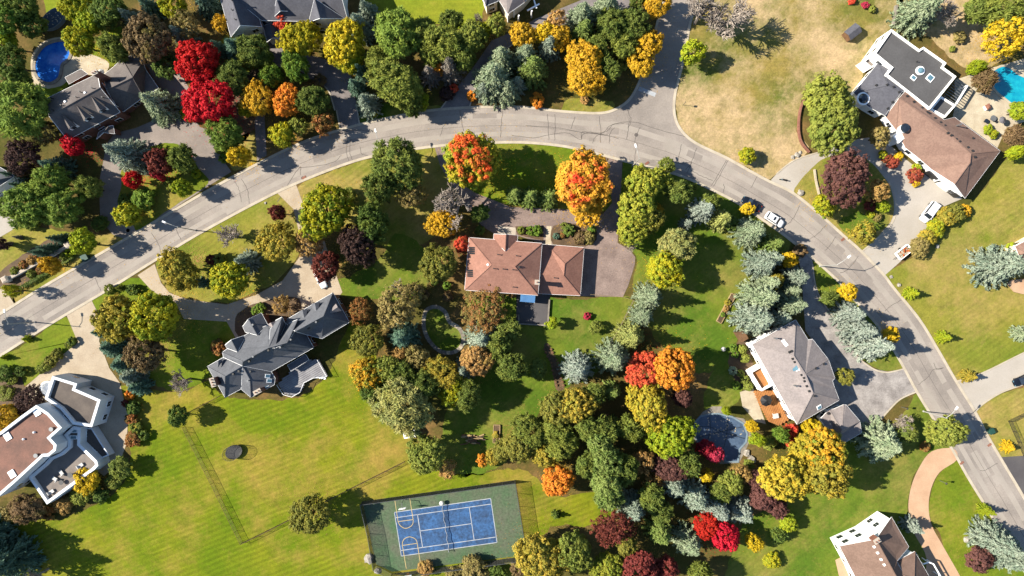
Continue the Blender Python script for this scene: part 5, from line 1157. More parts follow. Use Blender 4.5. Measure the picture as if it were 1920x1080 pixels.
def decid(name, nc, per, rc, ls, spiky=False, shell=.5, open_=0.0):
    K = 8; ld = rdir(K); la = RNG.uniform(.05, .42, K)
    d = rdir(nc * 3); d = d[d[:, 2] > -.45][:nc]; nc = len(d)
    lob = np.max(np.clip(d @ ld.T, 0, 1) ** 4 * la, axis=1); R = .68 + lob + RNG.uniform(-.12, .07, nc)
    rho = R * (shell + (1 - shell) * RNG.random(nc) ** .4)
    cc = np.stack([d[:, 0] * rho, d[:, 1] * rho, .5 + .5 * d[:, 2] * rho], 1)
    tc = RNG.random(nc)
    q = rdir(nc * per); q[:, 2] = np.where(RNG.random(nc * per) < .6, np.abs(q[:, 2]), q[:, 2])
    ci = np.repeat(np.arange(nc), per); rr = rc * RNG.uniform(.65, 1.3, nc)
    rad = (RNG.uniform(.2, 1, nc * per) if spiky else RNG.uniform(.55, 1.0, nc * per))
    pos = cc[ci] + q * (rr[ci] * rad)[:, None] * np.array([1, 1, .75])
    tint = np.clip(tc[ci] * .75 + RNG.random(nc * per) * .25, 0, 1); hgt = pos[:, 2]
    if spiky:
        T = q + np.array([0, 0, .25]); N = RNG.normal(size=(nc * per, 3)) * .6 + np.array([-.35, 0, .9]) * 0 + np.array([0, 0, 1.0]) + d[ci] * .4; ln = ls * RNG.uniform(.8, 1.5, nc * per)
        return leaf_mesh(name, pos, N, ln, ln * .26, tint, hgt, T)
    N = q * 1.0 + d[ci] * .35 + np.array([0, 0, .35]) + RNG.normal(size=q.shape) * .35
    ln = ls * RNG.uniform(.5, 1.55, nc * per) * (.75 + .5 * RNG.random(nc))[ci]
    return leaf_mesh(name, pos, N, ln, ln * .62, tint, hgt)

def spruce(name, nw, nb, tuft, ls, hr=3.0):
    C_, T_, N_, tn = [], [], [], []
    for i in range(nw):
        z = (i + .3) / nw; z = z ** 1.05; rad = (1 - z) ** .8 * (1 + .12 * math.sin(i * 2.4)); k = max(4, int(nb * (0.35 + .65 * (1 - z))))
        a0 = RNG.random() * 6.28
        for j in range(k):
            a = a0 + 6.283 * j / k + RNG.normal() * .12; L = rad * RNG.uniform(.78, 1.08); bt = RNG.random(); zz = z + RNG.normal() * .012
            m = max(2, int(L / .085)); t = (np.arange(m) + .6) / m; t = t[t * L > .06 * (1 - z)]
            if len(t) == 0: t = np.array([1.0])
            dirv = np.array([math.cos(a), math.sin(a), 0]); side = np.array([-math.sin(a), math.cos(a), 0])
            for tt in t:
                w = .085 * (1 - .6 * tt) * min(1, L * 2 + .3)
                for s_ in range(tuft):
                    sd = RNG.uniform(-1, 1); out = dirv * (.8 + .2 * RNG.random()) + side * sd * .9
                    p = dirv * L * tt + side * sd * w * 1.4
                    zp = zz + (-.22 * L * tt ** 1.3 + .10 * L * tt ** 3 + RNG.uniform(-.02, .05)) / hr
                    C_.append((p[0], p[1], zp)); T_.append((out[0], out[1], -.1 / hr + RNG.uniform(-.1, .22))); N_.append((RNG.normal() * .35, RNG.normal() * .35, 1.0)); tn.append(bt * .6 + RNG.random() * .4)
    C_ = np.array(C_); n = len(C_); ln = ls * RNG.uniform(.75, 1.3, n)
    return leaf_mesh(name, C_, np.array(N_), ln, ln * .34, np.array(tn), C_[:, 2], np.array(T_))

def wood(name, bare=False, seed=0):
    """trunk with limbs, unit height; for bare trees down to the twigs"""
    r = random.Random(seed); m = MB()
    def grow(p, d, L, r0, lev):
        e = p + d * L; m.tube(p, e, r0, r0 * .62, 5 if lev < 2 else 3, cap=False)
        if lev >= (5 if bare else 2): return
        for k in range(r.choice([3, 3, 4]) if lev else (6 if bare else 5)):
            t = r.uniform(.45, 1.0); b = p + d * L * t
            nd = (d * r.uniform(.5, 1.0) + Vector((r.gauss(0, .6), r.gauss(0, .6), r.uniform(-.05, .5)))).normalized()
            grow(b, nd, L * r.uniform(.5, .72) * (1.12 if bare else 1), r0 * (.68 if bare else .55), lev + 1)
    grow(Vector((0, 0, 0)), Vector((r.uniform(-.04, .04), r.uniform(-.04, .04), 1)).normalized(), .36 if bare else .5, .035, 0)
    me = bpy.data.meshes.new(name)
    if bare:   # normalise to unit radius and height
        a = np.array(m.v); a[:, :2] /= np.percentile(np.linalg.norm(a[:, :2], axis=1), 98); a[:, 2] /= a[:, 2].max(); m.v = [tuple(x) for x in a]
    me.from_pydata(m.v, [], m.f); me.materials.append(M['twig' if bare else 'bark']); return me

CR = {'D0': [decid('crown', 26, 26, .34, .13) for _ in range(3)], 'D1': [decid('crown', 150, 30, .165, .055) for _ in range(4)], 'D2': [decid('crown', 430, 30, .105, .034) for _ in range(5)],
      'L1': [decid('crown', 70, 22, .19, .06, False, .35) for _ in range(2)], 'L2': [decid('crown', 260, 22, .10, .030, False, .35) for _ in range(3)],
      'P0': [decid('crown', 40, 40, .3, .17, True) for _ in range(2)], 'P1': [decid('crown', 110, 46, .18, .095, True) for _ in range(3)], 'P2': [decid('crown', 260, 46, .125, .058, True) for _ in range(5)],
      'S0': [spruce('crown', 10, 9, 4, .17, 2.4) for _ in range(2)], 'S1': [spruce('crown', 15, 12, 5, .1, 2.8) for _ in range(4)], 'S2': [spruce('crown', 19, 15, 6, .07, 3.0) for _ in range(5)],
      'C': [decid('crown', 150, 30, .2, .13, True, .7) for _ in range(2)], 'U': [decid('crown', 60, 36, .2, .1, False, .75) for _ in range(3)], 'B': [wood('branches', True, i) for i in range(4)]}
TR = [wood('trunk', False, i) for i in range(3)]
_m = MB(); _m.tube((0, 0, 0), (0, 0, .95), .022, .004, 6); TS = bpy.data.meshes.new('trunk'); TS.from_pydata(_m.v, [], _m.f); TS.materials.append(M['bark'])

PAL = {  # lit colours of the leaves: one, other, (tops)
 'green': ((130, 154, 54), (86, 114, 40)), 'dgreen': ((112, 130, 54), (76, 96, 42)), 'pine': ((148, 166, 68), (104, 126, 50)), 'dpine': ((132, 142, 64), (96, 110, 48)),
 'olive': ((150, 142, 58), (104, 106, 46)), 'golive': ((154, 158, 68), (110, 120, 50)), 'lime': ((180, 184, 38), (130, 148, 36)), 'ygreen': ((196, 182, 32), (124, 138, 38)),
 'yellow': ((228, 190, 36), (192, 158, 36)), 'gold': ((232, 178, 40), (186, 144, 44)), 'orange': ((238, 158, 50), (206, 120, 44)), 'coral': ((232, 104, 66), (206, 64, 54)),
 'red': ((214, 38, 44), (170, 22, 34)), 'crimson': ((176, 44, 66), (126, 26, 44)), 'maroon': ((140, 66, 56), (100, 46, 42)), 'purple': ((128, 84, 76), (84, 54, 52)), 'dpurple': ((92, 66, 60), (62, 46, 42)),
 'brown': ((144, 118, 82), (104, 82, 56)), 'tan': ((200, 158, 94), (154, 118, 68)), 'rust': ((186, 116, 66), (112, 98, 52)), 'tanolive': ((170, 148, 92), (124, 112, 62)),
 'sage': ((176, 186, 150), (124, 140, 106)), 'blue': ((174, 184, 162), (118, 134, 116)), 'pblue': ((186, 194, 178), (130, 143, 128)), 'teal': ((124, 152, 128), (84, 112, 92)), 'gspruce': ((152, 166, 88), (108, 128, 62)), 'ysage': ((178, 180, 102), (128, 136, 74)),
 'palepine': ((186, 178, 104), (126, 132, 78)), 'redgold': ((200, 180, 44), (126, 146, 44), (232, 84, 46)), 'orangered': ((232, 170, 52), (186, 146, 48), (230, 78, 46)), 'goldgreen': ((228, 168, 44), (112, 124, 42)), 'oliveyellow': ((196, 168, 60), (126, 122, 48)), 'grey': ((170, 160, 148), (128, 118, 108)), 'pink': ((206, 64, 96), (160, 44, 72)), 'ygold': ((208, 176, 52), (148, 142, 48)), 'yolive': ((214, 188, 36), (164, 154, 38)), 'rustolive': ((170, 112, 66), (108, 102, 54)), 'redbrown': ((172, 84, 60), (132, 62, 48)), 'limeolive': ((176, 172, 60), (122, 134, 46))}
NAMES = {'green': 'green', 'dgreen': 'dark green', 'pine': 'mid-green', 'dpine': 'dusky green', 'olive': 'olive', 'golive': 'olive-green', 'lime': 'lime-green', 'ygreen': 'yellow-green', 'yellow': 'bright yellow', 'gold': 'golden', 'orange': 'orange', 'coral': 'coral-red', 'red': 'scarlet', 'crimson': 'crimson', 'maroon': 'maroon', 'purple': 'purple-brown', 'dpurple': 'dark purple', 'brown': 'brown', 'tan': 'tan', 'rust': 'rust-brown', 'tanolive': 'tan-olive', 'sage': 'sage-green', 'blue': 'blue-grey', 'pblue': 'pale silvery-blue', 'teal': 'teal', 'gspruce': 'fresh green', 'ysage': 'yellowish', 'palepine': 'pale yellow-green', 'redgold': 'red-topped golden-green', 'orangered': 'red-topped orange', 'goldgreen': 'orange-and-green', 'oliveyellow': 'olive-yellow', 'grey': 'grey', 'pink': 'pink-red', 'ygold': 'yellow-gold', 'yolive': 'deep yellow', 'rustolive': 'rust-and-olive', 'redbrown': 'red-brown', 'limeolive': 'lime-olive'}
KIND = {'D': 'leafy tree', 'L': 'loose-crowned tree', 'P': 'pine tree', 'S': 'spruce', 'B': 'bare tree', 'U': 'shrub', 'C': 'columnar cypress', 'G': 'dead spruce'}
# kind u v radius palette [height in metres]; u v = crown as photographed
TREES = '''
D 15 35 36 green;D 45 15 32 dgreen;D 12 82 26 lime;D 62 52 24 dgreen 7;D 20 118 32 dgreen;D 38 150 24 dgreen;D 150 18 30 ygreen;D 172 42 30 lime;D 153 80 30 ygreen;D 205 22 34 dgreen;S 252 38 20 blue;S 285 16 20 teal;D 283 76 46 brown;D 330 14 26 ygreen;L 348 48 30 tanolive;S 388 8 24 teal;L 414 46 18 gold;S 348 72 24 blue;P 218 92 26 dpine;D 375 118 42 red;D 395 194 47 red;D 342 112 14 golive;S 414 92 15 teal;S 448 96 26 teal;S 303 198 34 sage;U 356 214 18 ygreen;P 45 215 52 pine;L 85 252 28 tanolive 7;P 428 252 32 pine;D 462 206 14 ygreen;D 141 275 20 red;P 438 150 32 dpine;D 310 125 24 dgreen 6;D 470 30 12 dgreen 5
D 45 298 34 dpurple;S 112 314 24 teal;P 100 342 34 pine;P 58 382 44 pine;P 120 390 38 pine;P 172 352 22 dpine;S 45 350 12 teal;S 30 330 13 teal;S 242 290 36 blue;D 303 302 26 maroon;D 250 338 17 red;D 298 328 13 crimson;P 345 298 26 dpine;U 318 346 12 golive;D 345 352 18 lime 7;U 368 327 9 lime;U 268 372 23 green;U 237 376 14 dgreen;D 243 403 25 ygreen;D 160 456 24 lime 8.5;D 100 498 18 gold 7.5;U 190 418 17 dgreen;S 112 448 12 teal;S 94 466 12 teal;S 80 474 12 teal;U 45 497 10 rust;U 60 489 10 tan;U 74 481 10 rust;U 28 508 9 golive;U 60 514 9 golive;U 78 506 9 rust;U 92 496 8 golive;U 120 481 9 golive;U 131 474 10 lime;U 20 544 10 golive;L 24 545 14 ygreen 7;D -52 612 18 ygreen 8;S 35 445 5 grey 3;S 17 457 5 grey 3;D 450 293 21 yellow 8.5;U 412 280 10 golive;U 420 297 10 green;D 335 502 38 oliveyellow;D 432 525 39 ygreen;S 463 490 22 blue;S 374 530 12 teal;B 430 442 26 tan 7;U 395 487 10 maroon;U 60 420 14 golive;D 5 460 12 dpurple 5;U 412 486 12 golive
D 562 77 37 yolive;D 645 82 42 yolive;D 655 112 30 ygreen;D 532 44 17 coral 6;S 690 24 22 blue;S 676 52 28 blue;P 742 68 44 pine;P 792 64 30 dpine;P 832 86 38 golive;P 846 44 24 dpine;D 884 72 32 golive;B 893 42 16 tan 6;D 930 46 20 golive;D 903 58 18 ygreen;S 678 136 17 teal;S 668 164 18 teal;S 690 196 25 blue;P 738 152 45 golive;P 710 118 26 golive;P 764 172 34 golive;D 788 190 17 lime;G 845 130 26 grey;G 806 142 20 grey;P 775 202 20 dpine;U 850 166 10 coral;U 838 176 14 dpurple;D 484 188 32 gold;D 540 190 32 orange;P 556 126 28 green;P 512 146 21 green;P 588 190 30 dpine;U 600 152 13 brown;D 560 236 18 golive;D 530 256 24 ygreen 8;L 610 233 22 rust;S 926 152 42 sage;S 940 112 28 sage;S 908 172 20 blue;S 952 172 26 sage;U 885 180 11 orange;P 478 100 30 dpine;P 500 110 18 dpine;L 822 118 20 orange 6;P 808 100 26 golive;U 700 210 10 ygreen;P 868 110 26 dpine;U 605 190 9 brown
D 978 65 26 gold;D 1020 64 22 yellow;D 1050 70 22 gold;L 1042 36 20 tan;S 986 108 28 sage;S 1030 90 23 blue;S 1000 132 32 gspruce;D 1094 112 38 gold;D 1096 148 36 gold;S 1090 34 30 sage;S 1136 20 32 sage;S 1094 62 26 gspruce;P 1146 48 30 dpine;P 1184 52 30 dpine;P 1170 88 26 golive;D 1214 80 26 gold;D 1204 122 26 gold;U 1007 188 14 orange;U 1096 188 9 tan;D 1300 97 24 lime;D 1232 8 28 gold;P 1195 4 16 dpine;B 1316 24 40 tan 11;B 1362 42 44 grey 12;U 1168 120 14 golive;P 1140 130 24 dpine 8;S 970 160 18 blue;P 1120 90 22 dpine
S 1720 26 38 sage;B 1768 30 26 grey;P 1884 14 42 golive;L 1880 74 44 yellow;C 1828 128 13 lime 7;C 1842 152 20 brown 7;D 1550 188 48 golive;D 1558 238 52 golive;D 1646 256 20 tanolive;D 1908 208 20 lime 6;U 1852 242 9 lime;U 1862 252 9 ygreen;C 1902 256 20 brown 5;U 1622 10 7 pink;U 1597 2 7 coral;U 1635 18 7 golive;C 1900 287 12 lime 7;P 1832 22 26 dpine 8;U 1800 70 12 tanolive;U 1785 92 6 golive
D 612 396 50 ygreen 15;U 652 366 17 golive;D 522 398 16 maroon;P 752 312 48 dpine 15;P 716 352 32 dpine 14;L 772 366 28 tanolive 11;D 882 302 55 redgold 14;B 850 388 44 grey 12;D 832 420 30 gold;D 868 457 17 coral;D 824 496 36 olive;D 672 456 38 dpurple 13;D 612 500 29 maroon;D 520 456 38 oliveyellow;L 580 452 32 tan;S 966 366 19 gspruce;S 994 371 22 gspruce;S 1030 373 22 gspruce;B 746 540 16 tan 5;P 700 420 34 dgreen 14;P 900 400 18 dgreen 5;U 815 528 8 dgreen;U 900 432 10 dgreen;U 838 536 9 green
D 1090 340 56 orangered 13;D 1100 388 34 gold 9;D 1204 350 36 limeolive;D 1236 336 25 limeolive;D 1192 392 38 limeolive;D 1184 430 32 limeolive;D 1232 396 12 gold;D 1222 412 24 olive 9;S 1317 394 26 pblue;S 1286 420 13 pblue;S 1350 412 23 ysage;S 1406 436 32 sage;S 1448 458 20 gspruce;U 1402 392 13 yellow;P 1268 462 32 palepine;D 1244 506 35 ygreen 11;S 1425 496 30 blue;S 1490 520 25 blue;U 977 432 8 golive;U 996 433 10 green;U 1008 433 10 green;U 1067 432 12 dgreen;U 1088 446 13 brown;U 1104 446 13 tanolive;U 1043 443 7 teal;U 1055 441 6 rust;B 1180 462 13 grey 5;P 1272 360 26 dpine 8;P 1250 310 16 dpine 5;U 1300 350 8 golive;U 1058 424 8 golive;U 1110 430 8 green;P 1330 380 14 dpine 6;U 1370 420 16 dgreen;D 1399 292 17 ygreen 4
D 1582 332 47 purple;L 1646 356 23 tan;D 1654 386 14 lime 4;U 1632 384 13 maroon;D 1543 383 22 ygreen;L 1616 440 25 oliveyellow;U 1806 395 13 gold;U 1790 400 20 olive;U 1770 408 20 oliveyellow;U 1754 426 20 ygreen;U 1738 444 18 oliveyellow;U 1724 462 22 tanolive;U 1662 297 9 redbrown;U 1674 306 11 redbrown;U 1715 330 15 redbrown;U 1717 343 8 yellow;U 1685 293 9 yellow;U 1718 316 9 lime;U 1655 290 9 ygreen;D 1480 486 15 yellow 6;S 1870 498 42 blue;D 1590 546 17 yellow;U 1895 463 9 lime;U 1632 402 8 ygreen;U 1645 408 8 tanolive;S 1446 486 22 blue;S 1480 545 20 sage;U 1500 470 14 brown;D 1455 526 16 oliveyellow 6
D 230 596 45 oliveyellow 13;D 296 594 46 ygreen 14;D 276 660 38 brown 11;S 188 622 13 teal 5;S 212 650 24 teal 7;S 232 682 24 teal 7;S 250 704 26 blue 7.5;S 262 724 21 teal 6.5;B 342 714 24 tan 7;D 334 781 20 dgreen;D 56 752 28 dpurple 6;D 12 778 25 gold;U 10 702 17 dgreen;U 40 696 11 dgreen;U 96 676 12 olive;U 108 666 12 olive;U 88 686 11 golive;U 136 640 9 dgreen;U 130 646 8 golive;U 77 692 9 golive;S 51 635 8 lime 2.5;S 10 670 7 lime 2.5;U 243 741 10 orange;U 250 764 14 dgreen;U 236 756 8 maroon;U 248 786 12 rust;U 256 800 12 golive;U 250 822 16 rust;U 270 816 11 dgreen;U 410 652 15 rust;S 226 540 7 golive 3;U 205 542 10 golive;U 250 543 12 dgreen;D 40 770 14 dpurple 5;U 24 712 10 golive
L 676 582 27 rust 8;L 744 574 44 tanolive;L 776 552 24 tanolive 6;D 690 640 32 olive;S 756 632 31 teal;D 752 664 16 tan 7;D 786 672 25 tanolive;D 690 700 37 goldgreen;D 722 694 32 golive;S 745 690 17 teal;P 755 760 52 palepine 15;P 830 698 34 oliveyellow;P 850 732 30 ygreen;S 870 692 24 blue;D 896 676 32 tan 9;L 908 580 50 rustolive 8;S 904 634 33 blue 9;U 840 556 10 brown;U 796 552 10 brown;P 935 650 26 dpine 9;P 800 720 30 dpine 12;U 480 582 9 green;U 490 578 10 green;L 528 572 18 tan 5;P 960 690 28 dpine 11;P 952 622 24 dpine 6;P 700 730 26 dgreen 9;P 875 740 28 dpine 11;P 760 700 26 dpine 10
S 1216 556 28 sage;S 1203 592 25 sage;S 1180 630 30 ysage;S 1082 690 33 pblue;S 1148 670 35 sage;S 1147 732 20 gspruce;D 1206 692 36 coral 10;D 1262 690 42 orange 14;D 1280 746 20 purple 8;D 1214 760 42 ygold 12;D 1048 764 36 olive;D 1078 758 38 oliveyellow 12;D 1256 816 44 lime 12;P 1040 806 32 golive;S 1150 792 14 gspruce;P 990 804 32 golive;D 1036 606 12 lime 4.5;U 1101 593 8 pink;D 1118 612 14 golive 3;U 1392 655 9 golive;U 1377 663 8 green;U 1397 672 9 golive;U 1375 652 8 green;U 1374 695 9 sage;U 1388 700 8 golive;U 1396 712 9 golive;U 1403 725 9 golive;U 1380 722 8 green;U 1364 567 7 oliveyellow 1;U 1361 579 6 tan 1;U 1355 590 5 green 1;P 1110 740 24 dpine 9;P 1130 800 26 dpine 11;P 1180 800 26 golive 10;C 1407 798 11 yellow 5;C 1418 822 12 lime 8;C 1361 770 8 lime 5;P 1100 800 24 dpine 11;D 1010 690 20 dpine 4;D 930 815 7 oliveyellow 1
S 1424 556 36 sage 15;S 1414 596 38 blue 15;S 1480 570 28 sage 13;S 1590 588 27 pblue;S 1606 618 32 pblue;S 1632 645 36 pblue 13;D 1664 628 17 yellow;D 1584 706 17 olive;S 1708 550 13 lime 4.5;S 1768 632 13 lime 4.5;S 1815 705 14 oliveyellow 4.5;S 1918 626 16 sage;D 1770 810 33 golive;B 1692 790 18 tan 5;S 1440 530 22 sage;S 1460 595 22 blue;U 1524 670 7 golive;D 1523 802 18 yellow 8;D 1484 804 10 coral 5;D 1480 824 12 coral 6;P 1462 812 14 green 7;D 1440 830 14 golive 4;U 1735 838 10 rust;P 1550 560 14 dpine 5
D 166 896 25 yellow 5;P 228 876 22 dpine 5;U 214 902 16 golive;U 150 930 20 golive;U 122 946 18 tan;P 55 950 30 brown 6;U 190 930 14 dgreen;U 92 962 14 rust;U 20 962 18 tanolive;S 14 1050 46 teal 17;S -30 1010 46 teal 16;B 60 1085 26 grey 10;U 175 918 12 golive
D 584 966 39 olive 10;D 800 850 41 golive 10;L 836 882 20 tan 4;U 798 1066 17 tan;U 888 1064 28 tanolive;U 850 1076 18 tanolive;D 922 858 17 oliveyellow 4;D 942 846 22 olive 6;U 975 1062 20 brown;L 905 862 12 orange 4;U 930 1074 18 dgreen
D 974 834 34 olive;D 1020 852 26 oliveyellow;P 1056 832 30 golive;D 1046 900 33 orange;P 1122 826 26 gspruce 12;P 1130 862 30 gspruce 13;P 1136 900 32 gspruce 13;P 1140 932 26 gspruce 10;L 1204 866 23 tan 8;D 1258 876 32 purple 8;S 1184 950 30 blue;S 1262 908 27 blue;S 1300 930 31 blue;S 1342 950 30 pblue;S 1386 956 28 pblue;L 1150 986 40 maroon 10;D 1174 1018 20 olive 9;S 1236 996 27 gspruce;S 1290 1014 30 sage;D 1326 984 28 red 8;D 1356 1002 30 red 8;D 1338 852 18 pink 5;D 1322 838 18 crimson 5;D 1432 930 30 purple;D 1420 900 20 purple;D 1455 948 22 purple;D 1325 892 12 yellow 4;D 1372 906 24 golive;L 1388 888 20 tan;D 1010 1042 50 oliveyellow 11;D 1078 1030 36 golive 11;D 1142 1064 31 limeolive;D 1198 1062 36 maroon;D 1250 1064 24 maroon;P 1312 1072 24 golive;S 1042 965 9 dgreen 3;D 1414 1017 17 yellow;U 1445 1050 17 ygreen;P 1170 880 30 dpine 11;P 1220 930 26 dpine 9;P 1240 960 22 dpine 8;L 1225 905 18 tan 6;P 1290 870 26 dpine 8;P 1350 920 20 dpine 7;P 1100 870 24 dpine 11
D 1540 838 42 goldgreen 13;D 1470 892 50 ygold 14;D 1544 888 44 oliveyellow 14;D 1506 846 34 ygold 11;D 1478 980 17 lime 4.5;P 1458 1002 14 dgreen 4;S 1650 828 43 sage 11;S 1708 985 17 pblue 7;S 1860 1010 34 blue;S 1892 1040 36 blue;D 1834 1046 26 purple 5;S 1848 956 13 lime 5;S 1890 838 13 yellow 3;P 1700 812 22 dpine 5;U 1405 870 10 golive;U 1415 880 9 tan
'''
LM = [('the blue kidney pool', 100, 117), ('the dormered house', 190, 185), ('the oval covered pool', 105, 38), ('the top gabled house', 530, 20), ('the top porch house', 955, 10), ('the road junction', 1232, 215), ('the flat-roofed block', 1705, 115), ('the turquoise pool', 1895, 155), ('the garage doors', 1765, 340), ('the white van', 1743, 396), ('the central brown house', 950, 500), ('the stone border', 832, 618), ('the many-gabled house', 520, 650), ('the white mansion', 110, 830), ('the white garden wall', 70, 492), ('the light grey house', 1490, 690), ('the covered blue pool', 1352, 820), ('the tennis court', 835, 985), ('the bottom-edge brown house', 1650, 1020), ('the salmon drive', 1725, 920), ('the white SUV', 1452, 412), ('the trampoline', 440, 845), ('the long wooden planter', 1361, 578), ('the small white shed', 767, 813), ('the half-moon drive', 1515, 310), ('the firewood pile', 887, 823), ('the convertible-length white car', 602, 525)]
LM[-1] = ('the half-hidden car', 602, 525)
def where(u, v):
    n, a, b = min(LM, key=lambda q: (q[1] - u) ** 2 + (q[2] - v) ** 2); du, dv = u - a, v - b
    t = 'above' if dv < 0 else 'below'; s_ = 'left of' if du < 0 else 'right of'
    if abs(du) > 2.2 * abs(dv): w = s_
    elif abs(dv) > 2.2 * abs(du): w = t
    else: w = ('upper ' if dv < 0 else 'lower ') + s_
    return w + ' ' + n
rows = []
for part in TREES.replace('\n', ';').split(';'):
    t = part.split()
    if not t: continue
    k, u, v, r_, pal = t[0], float(t[1]), float(t[2]), float(t[3]), t[4]
    rm = r_ * S
    h = float(t[5]) if len(t) > 5 else {'D': 1.6 * rm + 3, 'L': 1.6 * rm + 3, 'P': 1.6 * rm + 4, 'S': 2.2 * rm + 3.5, 'G': 2.2 * rm + 3.5, 'B': 1.6 * rm + 4, 'U': 1.1 * rm + .4, 'C': 6}[k]
    rows.append([k, u, v, rm, pal, h])
def size(k, rm): return 'tiny' if rm < 1.05 else 'small' if rm < 2.3 else 'mid-sized' if rm < 3.4 else 'large' if rm < 4.7 else 'broad'
base = {}
for i, (k, u, v, rm, pal, h) in enumerate(rows):
    col = '' if k == 'B' else NAMES[pal] + ' '
    base.setdefault(f'{size(k, rm)} {col}{KIND[k]} {where(u, v)}', []).append(i)
LAB = {}
ORD = ['leftmost', 'second', 'third', 'fourth', 'fifth', 'sixth', 'seventh', 'eighth']
for b, ids in base.items():
    if len(ids) == 1: LAB[ids[0]] = b; continue
    du = max(rows[i][1] for i in ids) - min(rows[i][1] for i in ids); dv = max(rows[i][2] for i in ids) - min(rows[i][2] for i in ids)
    ax = 1 if du >= dv else 2; ids = sorted(ids, key=lambda i: rows[i][ax]); n = len(ids); A, Z_ = ('left', 'right') if ax == 1 else ('top', 'bottom')
    for j, i in enumerate(ids):
        if n == 2: w = f'the {("left", "right")[j] if ax == 1 else ("upper", "lower")[j]} one'
        elif j == 0: w = f'nearest the {A}'
        elif j == n - 1: w = f'nearest the {Z_}'
        else: w = f'{ORD[j]} from the {A}'
        LAB[i] = f'{b}, {w}'
NM = {'D': 'deciduous_tree', 'L': 'deciduous_tree', 'P': 'pine_tree', 'S': 'spruce_tree', 'G': 'dead_spruce_tree', 'B': 'bare_tree', 'U': 'shrub', 'C': 'columnar_cypress'}
CUT = []
for i, (k, u, v, rm, pal, h) in enumerate(rows):
    mat = leafmat(pal, *[c(*x, k=.72) for x in PAL[pal]])
    zf = {'D': .58, 'L': .58, 'P': .55, 'S': .28, 'G': .28, 'B': .55, 'U': .4, 'C': .5}[k] * h
    p = W(u, v, zf); rz = random.random() * 6.28; grp = f'{NAMES[pal]} {KIND[k]}s' if k != 'B' else 'bare trees'
    if k == 'U':
        me = random.choice(CR['U'] if rm < 2 else CR['D1']); o = bpy.data.objects.new('shrub', me); COL.objects.link(o)
        o.location = (p.x, p.y, -.08 * h); o.scale = (rm * 1.08, rm * 1.08, h * 1.1); o.rotation_euler = (0, 0, rz); tag(o, LAB[i], 'shrub', grp)
        o.material_slots[0].link = 'OBJECT'; o.material_slots[0].material = mat; continue
    rt = root(NM[k], (p.x, p.y, 0), LAB[i], 'tree', grp)
    if k == 'B':
        o = bpy.data.objects.new('branches', random.choice(CR['B'])); COL.objects.link(o); o.parent = rt; o.scale = (rm, rm, h); o.rotation_euler = (0, 0, rz); continue
    if k in 'DL': key = (k + '2') if rm > 3.3 else ('D1' if k == 'D' or rm > 9 else 'L1') if rm > 1.7 else 'D0'
    elif k == 'P': key = 'P2' if rm > 3.3 else 'P1' if rm > 1.9 else 'P0'
    elif k in 'SG': key = 'S2' if rm > 2.9 else 'S1' if rm > 1.4 else 'S0'
    else: key = 'C'
    cr = bpy.data.objects.new('crown', random.choice(CR[key])); COL.objects.link(cr); cr.parent = rt; cr.rotation_euler = (0, 0, rz)
    tr = bpy.data.objects.new('trunk', TS if k in 'SGC' else random.choice(TR)); COL.objects.link(tr); tr.parent = rt; tr.rotation_euler = (0, 0, rz)
    asx = random.uniform(.94, 1.08)
    if k in 'SG': cr.location.z = .03 * h; cr.scale = (rm * 1.04, rm * 1.04, h * .97); tr.scale = (h * .8, h * .8, h)
    elif k == 'C': cr.scale = (rm * 1.05, rm * 1.05, h); cr.location.z = .02 * h; tr.scale = (h * .4, h * .4, h * .9)
    else:
        cb = (.22 if k != 'P' else .16) * h; cr.location.z = cb; cr.scale = (rm * 1.09 * asx, rm * 1.09 / asx, (h - cb) * 1.04); tr.scale = (h * .75, h * .75, h * .92)
    cr.material_slots[0].link = 'OBJECT'; cr.material_slots[0].material = mat if k != 'G' else leafmat('grey', c(188, 176, 164), c(140, 128, 120))

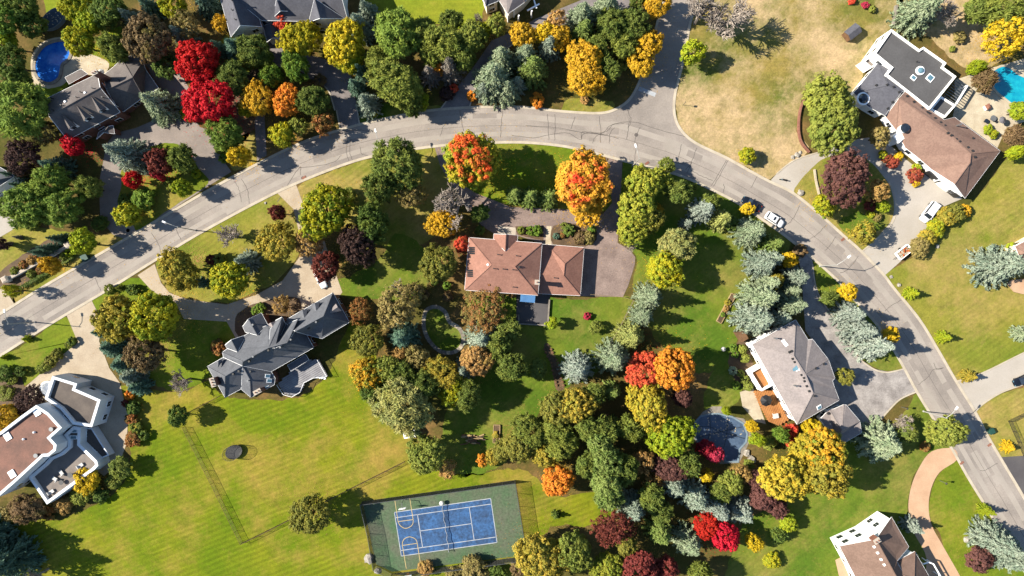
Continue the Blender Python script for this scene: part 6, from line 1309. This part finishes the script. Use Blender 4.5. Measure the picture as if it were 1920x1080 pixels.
# clipped hedge row by the white garden wall and spiral topiary
def hedge(pts, w, h, mat, label):
    rt_pts = smooth_line(P(pts), 4); n = 0; L = sum((Vector(b) - Vector(a)).length for a, b in zip(rt_pts, rt_pts[1:])); C_, N_ = [], []
    seg = [(Vector(a), Vector(b)) for a, b in zip(rt_pts, rt_pts[1:])]
    for a, b in seg:
        d = (b - a); l = d.length; d.normalize(); nn = Vector((-d.y, d.x)); k = int(l * (w + 2 * h) * 55)
        for _ in range(k):
            s_ = random.uniform(-h, w + h); t = random.random() * l; q = a + d * t
            if s_ < 0: o = nn * (w / 2); z = h + s_; nv = (nn.x, nn.y, .2)
            elif s_ > w: o = nn * (-w / 2); z = h - (s_ - w); nv = (-nn.x, -nn.y, .2)
            else: o = nn * (w / 2 - s_); z = h; nv = (0, 0, 1)
            C_.append((q.x + o.x + random.gauss(0, .04), q.y + o.y + random.gauss(0, .04), z + random.gauss(0, .05))); N_.append(nv)
    C_ = np.array(C_); N_ = np.array(N_) + RNG.normal(size=C_.shape) * .4; n = len(C_)
    me = leaf_mesh('hedge', C_, N_, np.full(n, .14), np.full(n, .09), RNG.random(n), C_[:, 2] * 0); me.materials[0] = leafmat(mat, *[c(*x, k=.72) for x in PAL[mat]])
    o = bpy.data.objects.new('hedge', me); COL.objects.link(o); tag(o, label, 'hedge')
hedge([(42, 540), (70, 524), (98, 508)], .8, .9, 'dgreen', 'clipped low hedge below the left half of the white garden wall')
hedge([(118, 496), (138, 482), (144, 472), (138, 466)], .8, .9, 'dgreen', 'clipped hooked hedge below the right end of the white garden wall')
hedge([(8, 722), (11, 733), (8, 742), (14, 747), (22, 740), (25, 726)], 1.1, 1.2, 'golive', 'clipped horseshoe hedge above the dark purple tree by the mansion')

# fallen leaves below the autumn trees, by colour
FALL = {'yellow': ('yellow', 'gold', 'ygreen', 'orange', 'orangered', 'redgold', 'goldgreen'), 'red': ('red', 'coral', 'crimson'), 'tan': ('tan', 'rust', 'oliveyellow', 'purple', 'maroon', 'olive', 'brown')}
for fc, pals in FALL.items():
    C_, T_ = [], []
    for k, u, v, rm, pal, h in rows:
        if k in 'DL' and pal in pals and h > 3:
            p = W(u, v, .58 * h); ox, oy = random.uniform(-.3, .6) * rm, random.uniform(-.4, .4) * rm
            for _ in range(int(40 + rm * rm * 34)):
                a = random.random() * 6.28; q = rm * abs(random.gauss(0, .85)); C_.append((p.x + ox + q * math.cos(a), p.y + oy + q * math.sin(a), .08)); T_.append(random.random())
    C_ = np.array(C_); n = len(C_)
    me = leaf_mesh('fallen_leaves', C_, np.tile([0, 0, 1.], (n, 1)) + RNG.normal(size=(n, 3)) * .1, RNG.uniform(.05, .12, n), RNG.uniform(.04, .08, n), np.array(T_), np.zeros(n)); me.materials[0] = leafmat({'yellow': 'gold'}.get(fc, fc), *[c(*x, k=.6) for x in PAL[{'yellow': 'gold'}.get(fc, fc)]])
    o = bpy.data.objects.new('fallen_leaves', me); COL.objects.link(o); tag(o, {'yellow': 'yellow fallen leaves scattered on grass round the yellow and orange trees', 'red': 'red fallen leaves scattered on grass round the scarlet trees', 'tan': 'tan fallen leaves scattered on grass round the brown and olive trees'}[fc], 'leaves', None, 'stuff')
